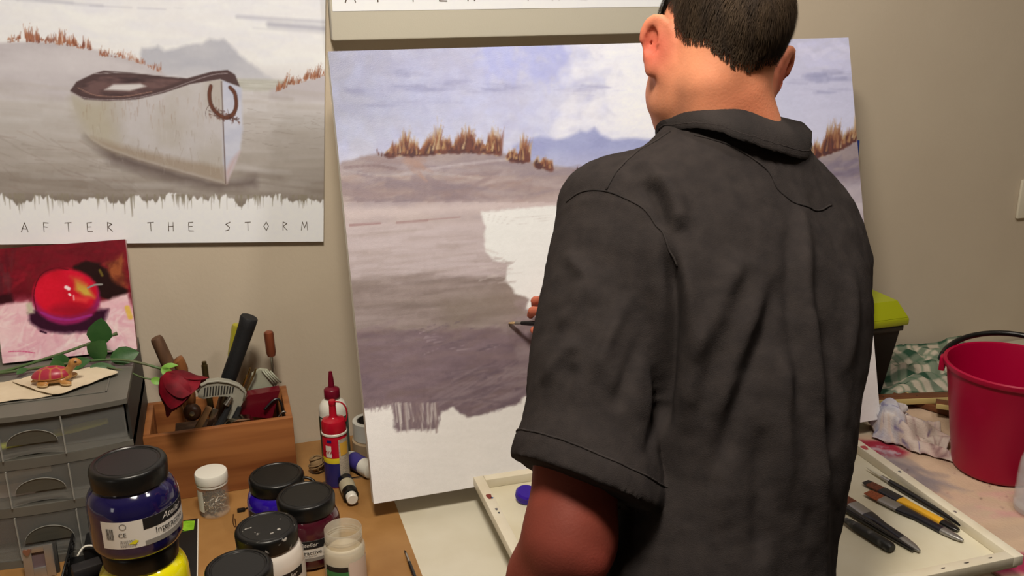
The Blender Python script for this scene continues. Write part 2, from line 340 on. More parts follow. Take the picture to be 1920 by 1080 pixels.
def paint_storm(p, boat=True):
    """the finished picture: white boat on a misty beach, 608 x 456 units"""
    p.vgrad([(-60, (226, 225, 228)), (40, (240, 239, 238)), (110, (246, 245, 240)), (165, (218, 213, 213)), (230, (196, 190, 184)), (300, (165, 155, 144)), (350, (136, 124, 112)), (395, (122, 110, 98)), (470, (122, 110, 98))])
    p.dabs(260, 0, -20, 608, 120, [(250, 250, 244), (232, 232, 238), (240, 238, 236)], (30, 90), (6, 16), 0, .2, .3)
    p.stroke(400, 60, 420, 70, 10, (255, 253, 240), .5, 70)
    for a, b, c, d, w, al in [(60, 34, 200, 36, 5, .55), (180, 37, 250, 36, 3, .7), (262, 36, 310, 35, 3.2, .7), (326, 32, 340, 32, 2, .6), (90, 32, 150, 34, 5, .5), (440, 40, 620, 40, 6, .7), (500, 50, 625, 52, 9, .75), (470, 58, 610, 60, 4, .4), (-10, 32, 60, 34, 5, .35)]:
        p.stroke(a, b, c, d, w, (166, 166, 180), al, 8)
    p.poly([(255, 150), (265, 104), (280, 103), (292, 97), (305, 106), (330, 100), (352, 92), (372, 90), (390, 82), (402, 84), (414, 80), (425, 90), (440, 104), (455, 115), (470, 126), (490, 138), (512, 152)], (192, 192, 198), 4, 3, 12, col2=(180, 181, 190))
    p.poly([(250, 140), (510, 140), (520, 170), (250, 170)], (214, 211, 212), 12, alpha=.6)
    p.poly([(430, 149), (560, 147), (560, 170), (430, 170)], (176, 174, 160), 3, col2=(200, 198, 186), vs=(60, 3))
    p.poly([(-20, 118), (0, 112), (40, 104), (90, 100), (150, 103), (185, 110), (230, 120), (270, 130), (300, 143), (330, 168), (200, 200), (-20, 200)], (204, 197, 198), 3, 2, 20, col2=(188, 180, 182))
    p.poly([(-20, 150), (60, 128), (150, 112), (200, 118), (240, 135), (160, 150), (60, 160)], (222, 216, 216), 10, 4, 20, alpha=.5)
    p.poly([(500, 168), (530, 158), (560, 148), (590, 138), (640, 128), (640, 185), (500, 185)], (192, 184, 186), 4, 2, 20)
    p.grass([(38, 102), (60, 98)], 26, 18, [(150, 84, 58), (120, 62, 46), (176, 112, 76)], .05, 1.6)
    p.grass([(66, 98), (90, 99), (120, 100), (150, 103), (178, 108)], 150, 26, [(150, 84, 58), (110, 58, 44), (172, 106, 72), (134, 76, 60)], .0, 1.7)
    p.grass([(190, 116), (235, 119)], 50, 16, [(150, 84, 58), (120, 66, 50), (170, 108, 78)], 0, 1.5)
    p.grass([(240, 122), (270, 130), (300, 141)], 60, 16, [(170, 110, 84), (140, 80, 60), (186, 140, 116)], -.1, 1.4)
    p.grass([(512, 166), (545, 152), (580, 142), (612, 132)], 120, 24, [(150, 86, 58), (120, 66, 46), (176, 118, 84)], .15, 1.6)
    p.dabs(420, 0, 170, 608, 370, [(206, 200, 196), (176, 166, 156), (150, 138, 126), (188, 178, 168)], (60, 160), (4, 12), .04, .08, .12)
    p.dabs(60, 0, 262, 260, 360, [(126, 108, 96), (112, 94, 84), (134, 106, 92)], (20, 60), (1.2, 3), .28, .2, .16)
    p.dabs(40, 430, 200, 608, 280, [(140, 124, 116), (120, 104, 98)], (10, 40), (.8, 1.6), .02, .15, .4)
    if boat:
        p.poly([(160, 262), (230, 290), (330, 325), (412, 344), (470, 330), (470, 345), (400, 352), (300, 335), (200, 305)], (84, 70, 66), 12, 4, 20, alpha=.85)
        p.stroke(440, 320, 520, 330, 8, (112, 98, 88), .5, 16)
        hull = [(137, 188), (141, 210), (147, 230), (155, 250), (168, 266), (190, 280), (250, 300), (330, 322), (410, 343), (414, 342), (428, 312), (440, 280), (446, 250), (447, 220), (444, 165), (415, 150), (350, 160), (300, 178), (230, 195), (170, 196)]
        p.poly(hull, (182, 174, 164), 1.6, .8, 10, col2=(196, 190, 188), vs=(50, 60))
        p.poly([(138, 195), (200, 200), (215, 285), (168, 266), (147, 230)], (178, 168, 142), 14, 4, 20, alpha=.7)
        p.poly([(410, 150), (446, 165), (447, 240), (440, 285), (414, 342), (408, 300)], (206, 208, 222), 3, 1, 10, col2=(186, 190, 210))
        p.poly([(168, 262), (250, 282), (340, 300), (408, 312), (412, 342), (330, 322), (250, 300), (190, 280)], (150, 130, 108), 6, 2, 10, alpha=.75)
        p.poly([(425, 298), (440, 282), (414, 342), (412, 320)], (196, 150, 138), 5, alpha=.6)
        p.stroke(408, 155, 412, 342, 1.6, (92, 70, 62), .9)
        p.dabs(70, 150, 190, 405, 235, [(126, 86, 62), (146, 110, 84)], (8, 26), (.8, 1.6), 1.57, .06, .3)
        p.dabs(80, 170, 250, 405, 320, [(120, 100, 84), (206, 200, 194)], (8, 30), (.8, 2), 1.5, .2, .25)
        p.poly([(136, 182), (148, 166), (176, 152), (196, 145), (240, 146), (300, 150), (345, 152), (392, 138), (420, 134), (434, 142), (443, 163), (420, 156), (406, 151), (350, 162), (300, 180), (250, 193), (200, 197), (160, 196)], (70, 52, 52), 1.2)
        p.poly([(150, 184), (160, 170), (190, 156), (240, 151), (335, 156), (300, 170), (250, 184), (200, 190)], (98, 72, 70), 2, col2=(56, 42, 44), vs=(30, 8))
        p.poly([(196, 178), (212, 168), (260, 165), (270, 169), (240, 178)], (214, 208, 204), 2); p.path([(150, 176), (180, 188), (230, 188), (280, 178)], 1.2, (150, 110, 96))
        p.path([(137, 184), (160, 193), (200, 195), (250, 190), (300, 177), (350, 158), (392, 144), (420, 140)], 1.3, (156, 140, 140), .8); p.path([(180, 151), (240, 147), (330, 152)], 1., (190, 182, 180), .8)
        for k in range(2): p.path([(388, 164), (385, 180), (388, 198), (398, 212), (414, 220), (428, 214), (435, 198), (433, 176), (424, 165)], 4.4-1.4*k, [(66, 38, 32), (92, 52, 40)][k])
        p.dabs(120, 384, 205, 440, 235, [(62, 34, 30), (96, 56, 44)], (3, 9), (1, 2.2), 1.2, .8, .7, inside=lambda x, y: abs((y-216)-(x-410)*.25) < 9)
        p.path([(385, 196), (378, 208), (378, 222)], .9, (66, 40, 36))
    rs = p.rs; sel = p.bb(-40, 330, 650, 520, 0); e = 372+14*(fbm(p.X[sel]/34, p.X[sel]*0, 5)-.5)*2+10*(fbm(p.X[sel]/7, p.X[sel]*0, 8)-.5)*2
    p.mix(sel, (p.Y[sel]-e)/3, (252, 251, 250))
    for _ in range(110):
        x = rs.uniform(-5, 612); l = rs.uniform(4, 26)*(1.4 if x < 260 else .8); p.stroke(x, 365, x+rs.uniform(-1, 1), 372+l, rs.uniform(1., 3.4), (138, 128, 108), .8, w1=.6)
    p.grain(3, 6, 6)
    p.C = 255*np.clip(p.C/255, 0, 1)**.82*np.array([.965, .985, 1.03])
def letters(word_xy, size, w):
    """thin angular capitals as flat ribbons; word_xy = [(char, x, y)], y up"""
    G = {'A': [[(0, 0), (.45, 1), (.8, 0)], [(.12, .35), (.75, .3)]], 'F': [[(.1, 0), (.1, 1), (.7, .95)], [(.1, .55), (.55, .5)]], 'T': [[(0, .95), (.8, 1)], [(.4, .98), (.42, 0)]],
         'E': [[(.7, 1), (.1, .95), (.12, .02), (.75, 0)], [(.1, .5), (.6, .52)]], 'R': [[(.1, 0), (.1, 1), (.65, .8), (.12, .5), (.7, 0)]], 'H': [[(.1, 0), (.1, 1)], [(.7, 0), (.7, 1)], [(.1, .5), (.7, .55)]],
         'S': [[(.7, 1), (.1, .75), (.6, .4), (.5, .1), (.05, 0)]], 'O': [[(.4, 1), (.05, .5), (.4, 0), (.7, .5), (.4, 1)]], 'M': [[(0, 0), (.15, 1), (.45, .3), (.75, 1), (.9, 0)]]}
    V, F = [], []
    for ch, x, y in word_xy:
        for st in G[ch]:
            for (a, b), (c, d) in zip(st[:-1], st[1:]):
                p = Vector((x+a*size*.8, y+b*size)); q = Vector((x+c*size*.8, y+d*size)); t = (q-p).normalized()*w; n = Vector((-t.y, t.x))
                o = len(V); V += [tuple(p-t*.5+n), tuple(p-t*.5-n), tuple(q+t*.5-n*.8), tuple(q+t*.5+n*.8)]; F.append((o, o+1, o+2, o+3))
    return V, F
def rect_pts(p, w, h):
    return np.stack([p.u*w, np.zeros_like(p.u), (1-p.v)*h], -1)
M_print = mat('print_paper', vcol=True, rough=.45)
M_ink = mat('brown_ink', (92, 80, 70), .6)
TITLE = list(zip('AFTERTHESTORM', (34, 72, 111, 149, 186, 261, 299, 337, 409, 448, 485, 523, 562)))
# added print standing in for the screen inset, turned to match its outline
pw, ph = .5385, .432; ang = math.radians(4.5)
pr = thing('inset_print', 'added wall print standing in for the screen inset, a weathered white boat on a misty beach', 'picture', (.160-pw*math.cos(ang), 1.652, 1.297+pw*math.sin(ang)), (0, ang, 0))
obj('added_inset_backing', box(0, pw, 0, .005, 0, ph), mat('inset_print_board', (240, 240, 238), .6), pr)
pic = Pic(400, 322, [(-23, -13), (608, -13), (608, 456), (-23, 456)], 4); paint_storm(pic)
obj('printed_face', gridmesh(rect_pts(pic, pw, ph)[::-1]+np.array([0, -.0004, 0])), M_print, pr, 180, vcol=pic.colors().reshape(pic.ny, pic.nx, 3)[::-1].reshape(-1, 3))
k = pw/631; 
for c, x in TITLE:
    lt = letters([(c, x+23, 456-431)], 18, .65); obj('letter', ([(x*k, -.0009, y*k) for x, y in lt[0]], lt[1]), M_ink, pr, 0)
# the same picture as a big canvas print, its lower edge above the easel
fx0, fx1, fz0 = .197, 1.047, 1.6487
wp = thing('canvas_print', 'large canvas print with spaced title lettering, hanging above the unfinished painting', 'picture', (fx0, 1.659, fz0))
W = fx1-fx0; H = .68; k = W/608
obj('stretched_canvas', box(0, W, -.028, 0, 0, H, .004), mat('cream_canvas', (206, 202, 188), .7, bump=.1, bscale=500), wp)
pic = Pic(150, 120, [(0, 0), (608, 0), (608, 456), (0, 456)], 6); paint_storm(pic, True)
P = rect_pts(pic, W-.008, H-.052)[::-1]+np.array([.004, -.0286, .048]); obj('printed_face', gridmesh(P), M_print, wp, 180, vcol=pic.colors().reshape(pic.ny, pic.nx, 3)[::-1].reshape(-1, 3))
kk = (W-.008)/608; 
for i, (c, x) in enumerate(TITLE):
    lt = letters([(c, x-18, 24.5)], 19, .75); obj('letter', ([(x*kk+.004, -.0292, y*kk+.0285) for x, y in lt[0]], lt[1]), M_ink, wp, 0)
# ------------------------------------------------------------------ the unfinished painting on its easel
cw, chh, lean = .979, .732, math.radians(16.53)
QUAD = [(613, 98), (1588, 68), (1648, 785), (702, 944)]
pt = thing('unfinished_painting', 'big unfinished beach painting on canvas with a bare white boat shape, leaning on an easel', 'painting', (.1784, 1.3313, .935), (-lean, 0, 0))
pic = Pic(440, 330, QUAD, 9); p = pic
p.vgrad([(60, (184, 187, 210)), (130, (190, 194, 222)), (190, (196, 202, 230)), (260, (206, 212, 232)), (330, (205, 203, 212)), (400, (180, 165, 165)), (450, (176, 164, 164)), (520, (146, 132, 130)), (560, (122, 108, 104)), (620, (112, 96, 100)), (700, (98, 82, 90)), (800, (102, 86, 92))])
sel = np.arange(len(p.X)); lf = np.clip((760-p.X)/160, 0, 1)*np.clip((330-p.Y)/60, 0, 1); p.mix(sel, lf*.55, (180, 182, 194))
gl = np.exp(-((p.X-1230)/190)**2)*np.clip((330-p.Y)/90, 0, 1); p.mix(sel, gl*.95, (250, 252, 250)); gr = np.clip((p.X-1400)/120, 0, 1)*np.clip((330-p.Y)/80, 0, 1); p.mix(sel, gr*.6, (226, 226, 244))
p.dabs(420, 620, 75, 1130, 300, [(200, 208, 240), (186, 190, 222), (212, 218, 240), (196, 198, 216)], (15, 60), (7, 18), .1, .9, .22)
p.dabs(80, 900, 80, 1060, 150, [(176, 184, 232), (186, 194, 238)], (15, 50), (7, 15), 1.2, .8, .3)
p.dabs(120, 1060, 80, 1330, 280, [(250, 252, 250), (242, 246, 252)], (20, 60), (8, 20), .1, .8, .35)
for a, b, c, d, w, al in [(700, 133, 790, 140, 8, .6), (770, 142, 800, 141, 5, .6), (690, 172, 880, 160, 9, .5), (830, 156, 880, 158, 8, .5), (860, 168, 1000, 166, 8, .65), (920, 162, 990, 166, 6, .6), (655, 200, 800, 192, 7, .5), (800, 193, 880, 194, 4, .5), (1045, 172, 1140, 166, 6, .75), (1090, 162, 1128, 160, 6, .75), (1120, 172, 1155, 166, 3, .4), (640, 170, 700, 176, 12, .35), (1490, 150, 1600, 136, 12, .8), (1500, 172, 1600, 166, 7, .8), (1500, 142, 1560, 135, 8, .5)]:
    n_ = int(abs(c-a)/7)+4
    for q_ in range(n_):
        t = p.rs.rand(); x, y = a+(c-a)*t, b+(d-b)*t+p.rs.randn()*w*.45; l = p.rs.uniform(8, 26); e_ = math.sin(math.pi*min(1, max(.12, t)))
        p.stroke(x-l, y+p.rs.randn()*1.5, x+l, y+p.rs.randn()*1.5, w*p.rs.uniform(.3, .8)*e_, [(158, 162, 196), (170, 172, 202), (150, 154, 190)][p.rs.randint(3)], al*.45, 5)
p.dabs(26, 1490, 75, 1600, 125, [(232, 232, 250), (216, 218, 244)], (20, 50), (6, 12), .1, .5, .4)
p.poly([(960, 275), (985, 262), (1010, 256), (1040, 262), (1062, 257), (1085, 245), (1098, 248), (1112, 239), (1124, 254), (1145, 262), (1180, 258), (1230, 262), (1280, 250), (1330, 290), (1330, 330), (960, 330)], (172, 181, 216), 4, 2, 14, col2=(160, 168, 208), vs=(40, 30))
p.poly([(960, 295), (1330, 290), (1330, 330), (960, 330)], (206, 208, 224), 16, alpha=.5)
dune = [(630, 318), (640, 305), (690, 293), (740, 286), (800, 281), (870, 279), (930, 284), (975, 298), (1030, 312), (1100, 318), (1300, 325), (1520, 300), (1540, 282), (1570, 262), (1600, 236), (1640, 230), (1640, 410), (630, 420)]
p.poly(dune, (158, 145, 147), 3, 3, 20, col2=(172, 158, 154), vs=(70, 22))
p.dabs(200, 645, 300, 1090, 385, [(172, 158, 154), (148, 136, 142), (182, 170, 170), (160, 140, 136)], (30, 110), (4, 11), -.1, .22, .35, inside=lambda x, y: y > 318 or 700 < x < 930 and y > 300)
p.dabs(40, 650, 340, 900, 385, [(140, 128, 136), (150, 134, 136)], (40, 110), (5, 12), -.05, .2, .4)
p.path([(740, 330), (840, 312), (960, 298)], 3.5, (188, 178, 178), .7); p.path([(645, 322), (720, 330), (800, 326), (900, 335)], 3, (184, 174, 172), .5)
p.path([(645, 316), (700, 312), (740, 318)], 4, (140, 122, 122), .6); p.dabs(10, 760, 295, 800, 330, [(176, 146, 132)], (20, 40), (5, 9), .9, .3, .4)
p.dabs(60, 1510, 300, 1630, 350, [(140, 130, 144), (156, 146, 156), (128, 116, 132)], (20, 60), (4, 10), -.25, .25, .4); p.poly([(1500, 345), (1640, 335), (1640, 400), (1500, 410)], (196, 190, 200), 12, 4, 20, alpha=.8)
p.poly([(1500, 400), (1640, 395), (1640, 420), (1500, 425)], (176, 166, 178), 10, alpha=.7)
dk = [(96, 60, 56), (116, 72, 62), (86, 58, 60)]; md = [(150, 98, 72), (136, 84, 64), (166, 120, 86)]; lt_ = [(190, 156, 108), (178, 140, 100), (200, 176, 136)]
for base, n, h in [([(722, 288), (760, 286), (800, 284)], 34, 46), ([(800, 283), (840, 280), (880, 279), (935, 284)], 60, 56), ([(950, 294), (988, 298)], 22, 48), ([(1002, 306), (1032, 312)], 16, 32), ([(1515, 290), (1545, 282), (1575, 270), (1605, 252)], 40, 66)]:
    p.grass(base, n*2, h*1.0, lt_, .04, 5.5); p.grass(base, n*2, h*.85, md, .03, 5.); p.grass([(x, y+2) for x, y in base], n*2, h*.62, dk, .02, 5.4); p.grass(base, n//2, h*.75, md+lt_, .05, 2.6)
p.grass([(708, 290), (722, 292)], 6, 22, dk, -.3, 1.4); p.grass([(1072, 318), (1088, 318)], 6, 12, dk, 0, 1.6)
p.poly([(640, 392), (1060, 372), (1060, 392), (900, 398), (650, 416)], (194, 180, 178), 8, 4, 20, alpha=.8)
p.stroke(655, 424, 712, 420, 2.6, (130, 92, 92), .8); p.stroke(742, 419, 800, 414, 2.6, (134, 100, 98), .8); p.stroke(800, 413, 860, 408, 1.6, (140, 108, 106), .7)
p.poly([(652, 430), (915, 415), (925, 470), (940, 500), (660, 520)], (186, 174, 176), 14, 6, 30, alpha=.75, col2=(172, 160, 160), vs=(90, 14))
p.dabs(320, 655, 430, 940, 530, [(188, 176, 178), (168, 154, 154), (150, 136, 132), (178, 166, 168)], (50, 150), (3, 9), -.07, .05, .3)
p.dabs(420, 668, 520, 1000, 640, [(128, 114, 108), (112, 98, 94), (140, 126, 122), (104, 92, 86), (150, 136, 134)], (50, 160), (4, 11), -.08, .07, .3)
p.poly([(820, 560), (960, 530), (985, 590), (840, 620)], (110, 98, 86), 20, 6, 30, alpha=.6)
p.dabs(480, 675, 620, 1010, 775, [(108, 90, 98), (96, 80, 90), (88, 72, 80), (118, 100, 106), (102, 84, 84)], (30, 130), (4, 12), -.15, .2, .3)
p.dabs(70, 830, 690, 1000, 760, [(118, 102, 108), (84, 70, 80), (128, 112, 116)], (40, 100), (2, 5), -.3, .2, .45)
p.dabs(20, 790, 600, 950, 660, [(150, 134, 140), (78, 66, 76)], (10, 50), (1, 2.4), -.3, .15, .5)
p.dabs(300, 1000, 560, 1650, 720, [(128, 112, 112), (108, 92, 98), (140, 126, 128)], (40, 140), (5, 12), -.1, .1, .35)
bare = (226, 232, 228)
p.poly([(900, 398), (960, 393), (1060, 384), (1200, 372), (1480, 350), (1520, 360), (1500, 470), (1440, 620), (1250, 640), (1060, 610), (1000, 592), (985, 578), (990, 560), (962, 550), (958, 540), (945, 527), (952, 495), (922, 488), (908, 470), (905, 440), (910, 425), (903, 410)], bare, 2.5, 3, 10)
for q in range(3): p.path([(905, 402+q*5), (960, 409+q*6), (1020, 404+q*5), (1070, 398+q*4)], .8, (168, 162, 158), .45)
p.dabs(30, 906, 470, 960, 530, [(150, 138, 134), (186, 176, 172)], (10, 34), (1.5, 4), -.1, .2, .4)
low = [(600, 767), (690, 767), (735, 757), (740, 800), (745, 810), (780, 806), (820, 804), (826, 772), (850, 764), (874, 782), (905, 778), (940, 766), (972, 757), (980, 745), (1010, 735), (1100, 705), (1300, 660), (1640, 588), (1720, 580), (1720, 1000), (600, 1000)]
p.poly(low, (234, 233, 226), 2.5, 4, 9)
for _ in range(60):
    x = p.rs.uniform(742, 822); p.stroke(x, 756, x+p.rs.uniform(-2, 6), p.rs.uniform(785, 812), p.rs.uniform(.8, 2.2), [(110, 92, 96), (128, 110, 110), (206, 200, 192)][p.rs.randint(3)], .6)
for _ in range(40):
    x = p.rs.uniform(690, 735); p.stroke(x, 752, x+p.rs.uniform(-6, 8), p.rs.uniform(762, 772), 1.2, (120, 102, 106), .6)
p.grain(5, 5, 3); p.grain(4, 40, 9)
p.C = np.where(p.Y[:, None] > 380, 255*np.clip(p.C/255, 0, 1)**.76, p.C); lf = (np.clip((900-p.X)/280, 0, 1)*np.clip((300-p.Y)/80, 0, 1))[:, None]; p.C = p.C*(1-lf*.14)*np.where(p.Y[:, None] < 330, np.array([.965, .975, 1.03]), np.array([1., 1., 1.03]))
M_paint = mat('painted_canvas', vcol=True, rough=.42, bump=.16, bscale=700)
M_cv = mat('white_primed_canvas', (236, 234, 224), .65, bump=.15, bscale=600)
obj('painted_face', gridmesh(rect_pts(p, cw, chh)[::-1]+np.array([0, -.0006, 0])), M_paint, pt, 180, vcol=p.colors().reshape(p.ny, p.nx, 3)[::-1].reshape(-1, 3))
obj('canvas_wrap', box(0, cw, 0, .004, 0, chh), M_cv, pt, 0)
M_pine = mat('pine_batten', (196, 160, 112), .6, rgb2=(176, 136, 88), nscale=8, stretch=(8, 8, 1))
for a in [(0, .04, 0, chh), (cw-.04, cw, 0, chh)]: obj('stretcher_bar', box(a[0], a[1], .004, .022, a[2], a[3]), M_cv, pt, 0)
for a in [(.04, cw-.04, 0, .04), (.04, cw-.04, chh-.04, chh)]: obj('stretcher_bar', box(a[0], a[1], .004, .022, a[2], a[3]), M_cv, pt, 0)
ea = thing('table_easel', 'small wooden table easel behind the unfinished painting', 'easel', (.68, 1.352, TZ))
obj('ledge', box(-.28, .28, -.025, .035, .004, .0335, .002), M_pine, ea)
for x in (-.2, .2): obj('post', xf(box(-.015, .015, 0, .018, 0, .66, .001), (x, .012, .03), (-lean, 0, 0)), M_pine, ea)
obj('crossbar', xf(box(-.25, .25, .018, .034, .45, .49, .001), (0, .012, .03), (-lean, 0, 0)), M_pine, ea)
for x in (-.2, .2): obj('foot', box(x-.015, x+.015, -.04, .2, 0, .02, .001), M_pine, ea)
# ------------------------------------------------------------------ apple study leaning on the drawer unit
ap = thing('apple_painting', 'small square painting of a red apple on pink cloth, leaning on top of the drawers', 'painting', (-.374, 1.583, 1.1562), (math.radians(-14), 0, math.radians(-1)))
aw, ah = .205, .186
pic = Pic(190, 180, [(-6, 476), (240, 452), (268, 660), (28, 697)], 12); p = pic
p.vgrad([(440, (112, 18, 34)), (500, (126, 16, 36)), (560, (104, 12, 30)), (575, (150, 60, 80)), (590, (226, 176, 192)), (640, (240, 214, 220)), (700, (236, 196, 206))])
p.dabs(120, -10, 455, 260, 565, [(140, 20, 40), (92, 10, 26), (160, 24, 46), (110, 30, 36)], (20, 70), (4, 9), -.4, .5, .35)
p.dabs(20, 10, 480, 45, 550, [(96, 50, 56), (80, 20, 34)], (20, 40), (3, 7), 1.5, .1, .35); p.poly([(-10, 448), (250, 448), (250, 500), (-10, 520)], (96, 14, 30), 20, 8, 30, alpha=.4)
p.poly([(8, 566), (40, 560), (44, 580), (10, 586)], (52, 8, 20), 3, 2, 8)
p.poly([(150, 505), (170, 495), (195, 498), (225, 520), (248, 548), (245, 562), (215, 570), (190, 560), (170, 540), (148, 520)], (34, 10, 12), 3, 3, 12)
p.poly([(205, 500), (238, 480), (246, 545), (225, 535), (212, 515)], (110, 48, 34), 5, 4, 10, col2=(156, 84, 50), vs=(10, 12)); p.stroke(197, 512, 202, 522, 3, (110, 96, 40), .9)
p.poly([(8, 590), (25, 582), (70, 575), (85, 600), (80, 620), (120, 635), (180, 632), (215, 610), (195, 575), (250, 555), (275, 660), (30, 700)], (240, 208, 216), 4, 3, 14, col2=(232, 184, 200), vs=(30, 20))
p.dabs(140, 20, 590, 262, 690, [(244, 224, 230), (228, 172, 192), (248, 232, 232), (220, 160, 184)], (14, 44), (2, 6), -.3, .7, .4, inside=lambda x, y: y > 575+(30 if 70 < x < 200 else 0))
p.poly([(70, 598), (90, 588), (190, 588), (214, 586), (208, 612), (182, 630), (130, 636), (95, 630), (76, 616)], (52, 12, 40), 4, 3, 12)
import math as _m
cir = lambda cx, cy, rx, ry: [(cx+rx*_m.cos(a), cy+ry*_m.sin(a)) for a in np.linspace(0, 6.283, 28)[:-1]]
p.poly(cir(139, 566, 61, 52), (150, 30, 96), 3, 1, 10); p.poly(cir(137, 556, 58, 45), (196, 12, 40), 4, 1, 10, col2=(214, 18, 52), vs=(40, 40)); p.poly(cir(110, 560, 26, 34), (222, 20, 50), 10, alpha=.6)
p.poly(cir(150, 590, 40, 12), (140, 14, 40), 8, alpha=.6); p.path([(95, 596), (120, 606), (150, 608), (185, 598)], 3, (160, 44, 130)); p.path([(85, 590), (80, 560), (90, 525), (115, 510), (140, 512)], 1.6, (96, 6, 26))
p.poly([(155, 532), (175, 540), (190, 565), (170, 562), (155, 550)], (206, 170, 70), 5, 2, 10); p.poly([(145, 525), (165, 528), (175, 545), (160, 545)], (206, 120, 60), 6, alpha=.6); p.poly([(150, 562), (185, 565), (175, 575), (152, 572)], (226, 60, 62), 4)
p.stroke(138, 546, 143, 549, 4.5, (250, 226, 232)); p.stroke(144, 559, 146, 561, 2.6, (250, 220, 226)); p.stroke(152, 562, 153, 570, 2, (246, 170, 180), .8)
p.path([(177, 546), (190, 540), (202, 539)], 2.2, (150, 150, 150)); p.poly([(66, 580), (76, 576), (82, 598), (70, 600)], (196, 190, 170), 3, 2, 8)
p.stroke(248, 582, 254, 600, 6, (228, 190, 70), .8); p.path([(38, 674), (60, 672), (86, 674)], 1.4, (206, 60, 120), .8); p.stroke(95, 632, 105, 635, 2.4, (52, 12, 44)); p.grain(5, 5, 4)
obj('painted_face', gridmesh(rect_pts(p, aw, ah)[::-1]+np.array([0, -.0005, 0])), mat('glossy_acrylic', vcol=True, rough=.35, bump=.06, bscale=160), ap, 180, vcol=p.colors().reshape(p.ny, p.nx, 3)[::-1].reshape(-1, 3))
obj('canvas_edge', box(0, aw, 0, .017, 0, ah, .0015), mat('painted_edge', (206, 160, 160), .5, rgb2=(120, 40, 50), nscale=12), ap)
# blue and green landscape behind the big canvas
lp = thing('landscape_painting', 'blue and green landscape painting propped behind the big canvas, only its right edge showing', 'painting', (.96, 1.60, 1.135), (math.radians(-4), 0, 0))
pic = Pic(60, 60, [(0, 0), (100, 0), (100, 100), (0, 100)], 3); p = pic
p.vgrad([(0, (44, 70, 160)), (22, (60, 90, 176)), (30, (56, 96, 60)), (50, (70, 120, 56)), (58, (96, 60, 74)), (70, (60, 60, 120)), (100, (40, 50, 110))]); p.dabs(60, 0, 0, 100, 100, [(60, 100, 70), (50, 70, 140), (110, 80, 90)], (5, 20), (2, 5), .2, .6, .25)
obj('painted_face', gridmesh(rect_pts(p, .31, .29)[::-1]+np.array([0, -.0005, 0])), M_paint, lp, 180, vcol=p.colors().reshape(60, 60, 3)[::-1].reshape(-1, 3))
obj('canvas_edge', box(0, .31, 0, .016, 0, .29, .001), mat('blue_edge', (50, 70, 130), .5), lp)
# ------------------------------------------------------------------ left side of the table
M_black = mat('black_plastic', (15, 15, 15), .32, bump=.04, bscale=200)
M_grey = mat('grey_plastic', (104, 102, 95), .5, rgb2=(94, 92, 86), nscale=10)
M_dgrey = mat('dark_grey_plastic', (52, 51, 49), .55)
M_milky = mat('milky_clear_plastic', (150, 150, 146), .25, alpha=.24, spec=.5)
M_white = mat('white_plastic', (226, 224, 214), .35)
M_steel = mat('steel', (176, 174, 168), .28, 1.)
M_paperw = mat('label_white', (222, 218, 210), .5)
M_type = mat('black_print', (26, 26, 28), .5)
# --- drawer tower
dx0, dx1, dy0, dy1 = -.437, -.172, 1.385, 1.655
dr = thing('drawer_tower', 'grey plastic drawer tower with milky see-through drawers under the apple painting', 'drawers', (-.3045, 1.52, BZ))
o = np.array([.3045, -1.52, -BZ]); B = lambda *a, **k: xf(box(*a, **k), tuple(o))
def bow(x): return .016*max(0., 1-((x-(dx0+dx1)/2)/((dx1-dx0)/2))**2)
def slab(z0, z1, lip=0.):
    xs = np.linspace(dx0, dx1, 15); poly = [(x, dy0-bow(x)-lip) for x in xs]+[(dx1, dy1), (dx0, dy1)]
    return xf(prism(poly, z0, z1), tuple(o))
obj('top_panel', slab(1.1435, 1.1515, .004), M_grey, dr)
obj('top_recess_rib', B(dx0+.03, dx1-.03, dy0+.03, dy0+.033, 1.1516, 1.153, bev=.0005), M_grey, dr); obj('top_recess_rib', B(dx1-.033, dx1-.03, dy0+.03, dy1-.02, 1.1516, 1.153, bev=.0005), M_grey, dr)
for z0, z1 in ((1.0655, 1.081), (.989, 1.004), (BZ, .916)): obj('shelf', slab(z0, z1), M_grey, dr)
for x in (dx0, dx1-.004): obj('side_panel', B(x, x+.004, dy0+.004, dy1, BZ+.001, 1.1434), M_dgrey, dr)
obj('back_panel', B(dx0+.005, dx1-.005, dy1-.004, dy1, BZ+.001, 1.1434), M_dgrey, dr)
